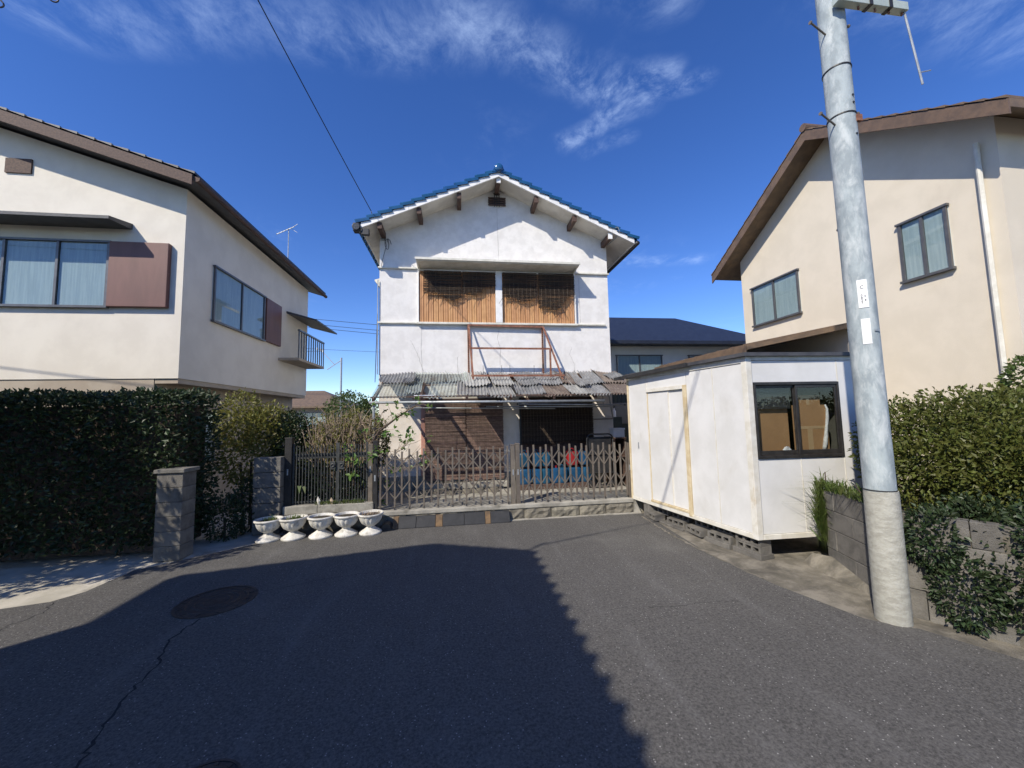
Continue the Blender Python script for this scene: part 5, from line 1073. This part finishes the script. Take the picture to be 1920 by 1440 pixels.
# pale-leaved branching shrub that leans over the folding gate
t = thing('leaning_shrub', (-1.85, 8.0, .27), 'loose branching shrub with big green leaves leaning over the folding gate', 'shrub'); br = MB(); big = MB(); rng = random.Random(26)
main = [[(-1.85, 8.0, .25), (-1.83, 7.95, .9), (-1.78, 7.9, 1.5), (-1.95, 7.92, 2.1)], [(-1.80, 7.95, 1.35), (-1.55, 7.9, 1.75), (-1.15, 7.85, 2.05), (-.75, 7.9, 2.30)], [(-1.9, 8.0, .25), (-2.0, 7.85, .8), (-1.95, 7.75, 1.15)], [(-1.85, 8.0, .3), (-1.6, 7.85, .9), (-1.5, 7.8, 1.3)]]
for m_ in main: br.path(m_, [.028, .024, .018, .010][:len(m_)], 6)
br.build('branches', A_BARK, t); tb = MB()
tips = []
for i in range(70):
    m_ = rng.choice(main); k = rng.randrange(len(m_)-1); s = Vector(m_[k]).lerp(Vector(m_[k+1]), rng.random()); e = s + Vector((rng.uniform(-.15, .55), rng.uniform(-.18, .15), rng.uniform(-.15, .35)))*rng.uniform(.5, 1.1)
    if e.y > 9.3: continue
    tb.path([s, s.lerp(e, .5)+Vector((0, 0, .03)), e], [.006, .004, .0025], 4); tips.append((e, (e-s).normalized()))
for i in range(26):
    s = Vector((-1.35+rng.uniform(-.25, .3), 8.3+rng.uniform(-.2, .3), .9+rng.uniform(-.1, .6))); e = s + Vector((rng.uniform(.05, .5), rng.uniform(-.1, .1), rng.uniform(0, .4))); tb.path([s, s.lerp(e, .5)-Vector((0, 0, .03)), e], [.005, .004, .002], 4); tips.append((e, (e-s).normalized()))
tb.build('twigs', A_TWIG, t)
for e, d in tips:
    for _ in range(rng.choice((0, 0, 2, 3, 4))): leaf(big, e+rv(rng)*.02, d+rv(rng)*.9, Vector((0, -.5, .8))+rv(rng)*.5, rng.uniform(.06, .13), rng.uniform(.04, .075))
for c, n in (((-2.05, 7.60, 1.28), 9), ((-1.90, 7.56, 1.25), 7), ((-1.98, 7.55, .95), 9), ((-1.60, 7.55, 1.30), 9), ((-1.5, 7.6, 1.42), 8), ((-1.35, 7.7, 1.7), 6), ((-1.2, 7.8, 2.25), 6), ((-1.05, 7.8, 2.05), 5), ((-2.1, 7.7, 1.5), 6), ((-1.0, 8.0, 1.75), 5)):
    for _ in range(n): leaf(big, Vector(c)+rv(rng)*.05, rv(rng)+Vector((0, -.3, -.1)), Vector((0, -.6, .7))+rv(rng)*.4, rng.uniform(.08, .14), rng.uniform(.055, .085))
big.build('leaves', L_HYD, t)
# broad leaves beside the gate post, fallen pale leaves, weeds on the kerb
t = thing('broad_leaf_plant', (-3.1, 7.95, .27), 'broad strap leaves growing beside the tall dark gate post', 'plant'); mb = MB(); rng = random.Random(27)
for i in range(9):
    a = rng.uniform(-.9, .9); d = Vector((math.sin(a)*.5, -.25, 1)); L_ = rng.uniform(.45, .8); p = Vector((-3.10+rng.uniform(-.06, .06), 7.92, .26)); s = Vector((1, 0, 0))*.045; q1 = p+d*L_*.5; q2 = p+d*L_*.8+Vector((math.sin(a)*.2, -.1, -.02)); q3 = p+d*L_*.85+Vector((math.sin(a)*.35, -.2, -.18))
    mb.add([p-s*.5, p+s*.5, q1+s, q1-s, q2+s*.8, q2-s*.8, q3], [(0, 1, 2, 3), (3, 2, 4, 5), (5, 4, 6)])
mb.build('leaves', L_MID, t)
for i, (x, z, h) in enumerate(((-2.55, .452, .15), (-2.32, .452, .12))):
    mb = MB(); mb.add([(x-.02, 7.60, z), (x+.02, 7.58, z), (x+.03, 7.60, z+h*.45), (x-.02, 7.62, z+h), (x-.035, 7.60, z+h*.6), (x, 7.575, z+h*.4)], [(0, 1, 5), (1, 2, 5), (2, 3, 5), (3, 4, 5), (4, 0, 5)])
    o = mb.build('dry_spathe', A_URN if i == 0 else A_TWIG, None, loc=(x, 7.6, z)); tag(o, ['curled cream leaf standing against the barred gate', 'withered tan leaf standing against the barred gate'][i], 'leaf')
def grass_tuft(name, base, n, h, label, lean=(0, 0), spread=.5, w=.006, seed=1, loc=(0, 0, 0)):
    mb = MB(); blades(mb, base, n, h, random.Random(seed), spread, w, lean); t = thing(name, loc, label, 'grass'); mb.build('blades', L_GRASS, t); return t
grass_tuft('grass_tuft', lambda r: (r.uniform(-2.6, -1.75), 7.60+r.uniform(-.02, .03), .45), 260, .10, 'short weeds along the kerb below the barred gate', (.1, -.3), .6, .004, 31, (-2.2, 7.6, .45))
grass_tuft('grass_tuft', lambda r: (lambda k: (4.34+.29*k+r.uniform(-.03, .10), 3.5+.92*k, .96))(r.random()), 420, .20, 'long grass along the top of the block wall by the pole', (-.2, 0), .6, .006, 32, (4.5, 4.0, .96))
grass_tuft('grass_tuft', lambda r: (4.62+r.uniform(-.05, .05), 4.44+r.uniform(-.03, .05), r.uniform(.3, .97)), 330, .30, 'long grass spilling down the end of the block wall', (-.35, .1), .45, .006, 33, (4.6, 4.4, .3))
mb = MB(); rng = random.Random(34)
for _ in range(260):
    b = Vector((4.60+rng.uniform(-.07, .05), 4.46+rng.uniform(-.03, .06), rng.uniform(.5, .95))); dx = rng.uniform(-.12, .03); L_ = rng.uniform(.15, .42); s = Vector((.004, .002, 0)); q = b+Vector((dx*.6, -.06, -.03)); e = b+Vector((dx, -.07, -L_)); mb.add([b-s, b+s, q+s, q-s, e], [(0, 1, 2, 3), (3, 2, 4)])
t = thing('hanging_grass', (4.58, 4.45, .95), 'grass hanging down the end face of the block wall', 'grass'); mb.build('blades', L_GRASS, t)
t = thing('bare_twig', (4.50, 3.95, .96), 'small dead dark twigs on top of the block wall', 'twig'); mb = MB()
for a, b in (((4.62, 4.38, .95), (4.60, 4.36, 1.20)), ((4.40, 3.7, .95), (4.36, 3.68, 1.13)), ((4.42, 3.7, .95), (4.47, 3.68, 1.12)), ((4.38, 3.68, .98), (4.28, 3.72, 1.16))): MB().path([a, b], .007, 5).build('twig', A_BARK, t)
# big rounded shrub on the raised plot to the right of the pole
rng = random.Random(41); mb = MB()
crown(mb, [((5.55, 3.5, 1.55), .75, .7, .62), ((6.5, 3.6, 1.6), .9, .7, .62), ((5.3, 3.1, 1.3), .5, .5, .5), ((6.0, 2.9, 1.3), .8, .6, .6), ((7.2, 3.8, 1.6), .8, .7, .6), ((5.35, 3.95, 1.5), .55, .45, .6), ((4.95, 3.55, 1.25), .38, .4, .42)], 36000, .055, rng)
t = bush_thing('rounded_shrub', (6.0, 3.4, .88), 'big olive rounded shrub on the raised plot beside the pole', 'shrub', mb, L_OLIVE, [([(x, 3.4, .86), (x+.1, 3.4, 1.5)], .035) for x in (5.5, 6.0, 6.6)])
mb = MB(); crown(mb, [((5.2, 2.75, .75), .40, .5, .45), ((5.5, 2.2, .7), .45, .5, .45), ((4.80, 3.05, .72), .30, .35, .42), ((4.75, 2.75, .42), .24, .4, .40), ((5.1, 2.1, .38), .30, .45, .38), ((4.50, 3.02, .35), .2, .25, .36), ((4.42, 3.15, .75), .22, .2, .30), ((4.95, 2.25, .4), .25, .4, .4), ((4.85, 2.5, .9), .3, .4, .3)], 34000, .05, rng)
bush_thing('trailing_shrub', (5.2, 2.7, .88), 'dark trailing foliage hanging over the block wall beside the pole', 'shrub', mb, L_DARK, [([(5.3, 2.8, .86), (5.1, 2.7, 1.0), (4.95, 2.65, .7)], .02)])
rng = random.Random(42); mb = MB(); crown(mb, [((7.75, 4.15, 2.35), .3, .3, .3)], 900, .07, rng); bush_thing('small_tree', (7.6, 4.1, .88), 'small leafy tree top against the cream wall', 'tree', mb, L_MID, [([(7.6, 4.1, .86), (7.6, 4.1, 2.4)], .03)], leafname='crown')
# tree left of the frame that shades the hedge, trees far behind
def tree(base, h, clumps, n, L, seed, label, m, name='garden_tree'):
    rng = random.Random(seed); t = thing(name, base, label, 'tree'); mb = MB(); crown(mb, clumps, n, L, rng); b = Vector(base)
    tr = MB().path([b-Vector((0, 0, .02)), b+Vector((.03, .02, h*.3)), b+Vector((-.02, 0, h*.6))], [.13, .10, .07], 10)
    for c in clumps: tr.path([b+Vector((0, 0, h*.45)), b.lerp(Vector(c[0]), .6)+Vector((0, 0, h*.25)), Vector(c[0])], [.06, .04, .015], 6)
    tr.build('trunk', A_BARK, t); mb.build('crown', m, t); return t
tree((-8.0, 4.3, 0), 4.0, [((-8.0, 4.5, 3.3), 1.3, .9, .9), ((-6.75, 4.4, 2.9), .85, .6, .7), ((-9.3, 4.9, 3.2), 1.2, .9, .9), ((-7.6, 5.2, 4.0), 1.2, .7, .7), ((-9.0, 5.6, 4.1), 1.2, .8, .8), ((-7.4, 4.5, 1.9), .8, .55, .6), ((-8.8, 4.7, 1.9), 1.0, .6, .7)], 16000, .11, 51, 'leafy garden tree left of the lane shading the hedge', L_MID)
tree((-7.2, 27, 0), 4.5, [((-7.2, 27, 2.6), 1.5, 1.4, 1.2), ((-6.0, 27.3, 2.2), 1.2, 1.2, 1.0)], 4500, .16, 52, 'far green tree behind the garden', L_MID)
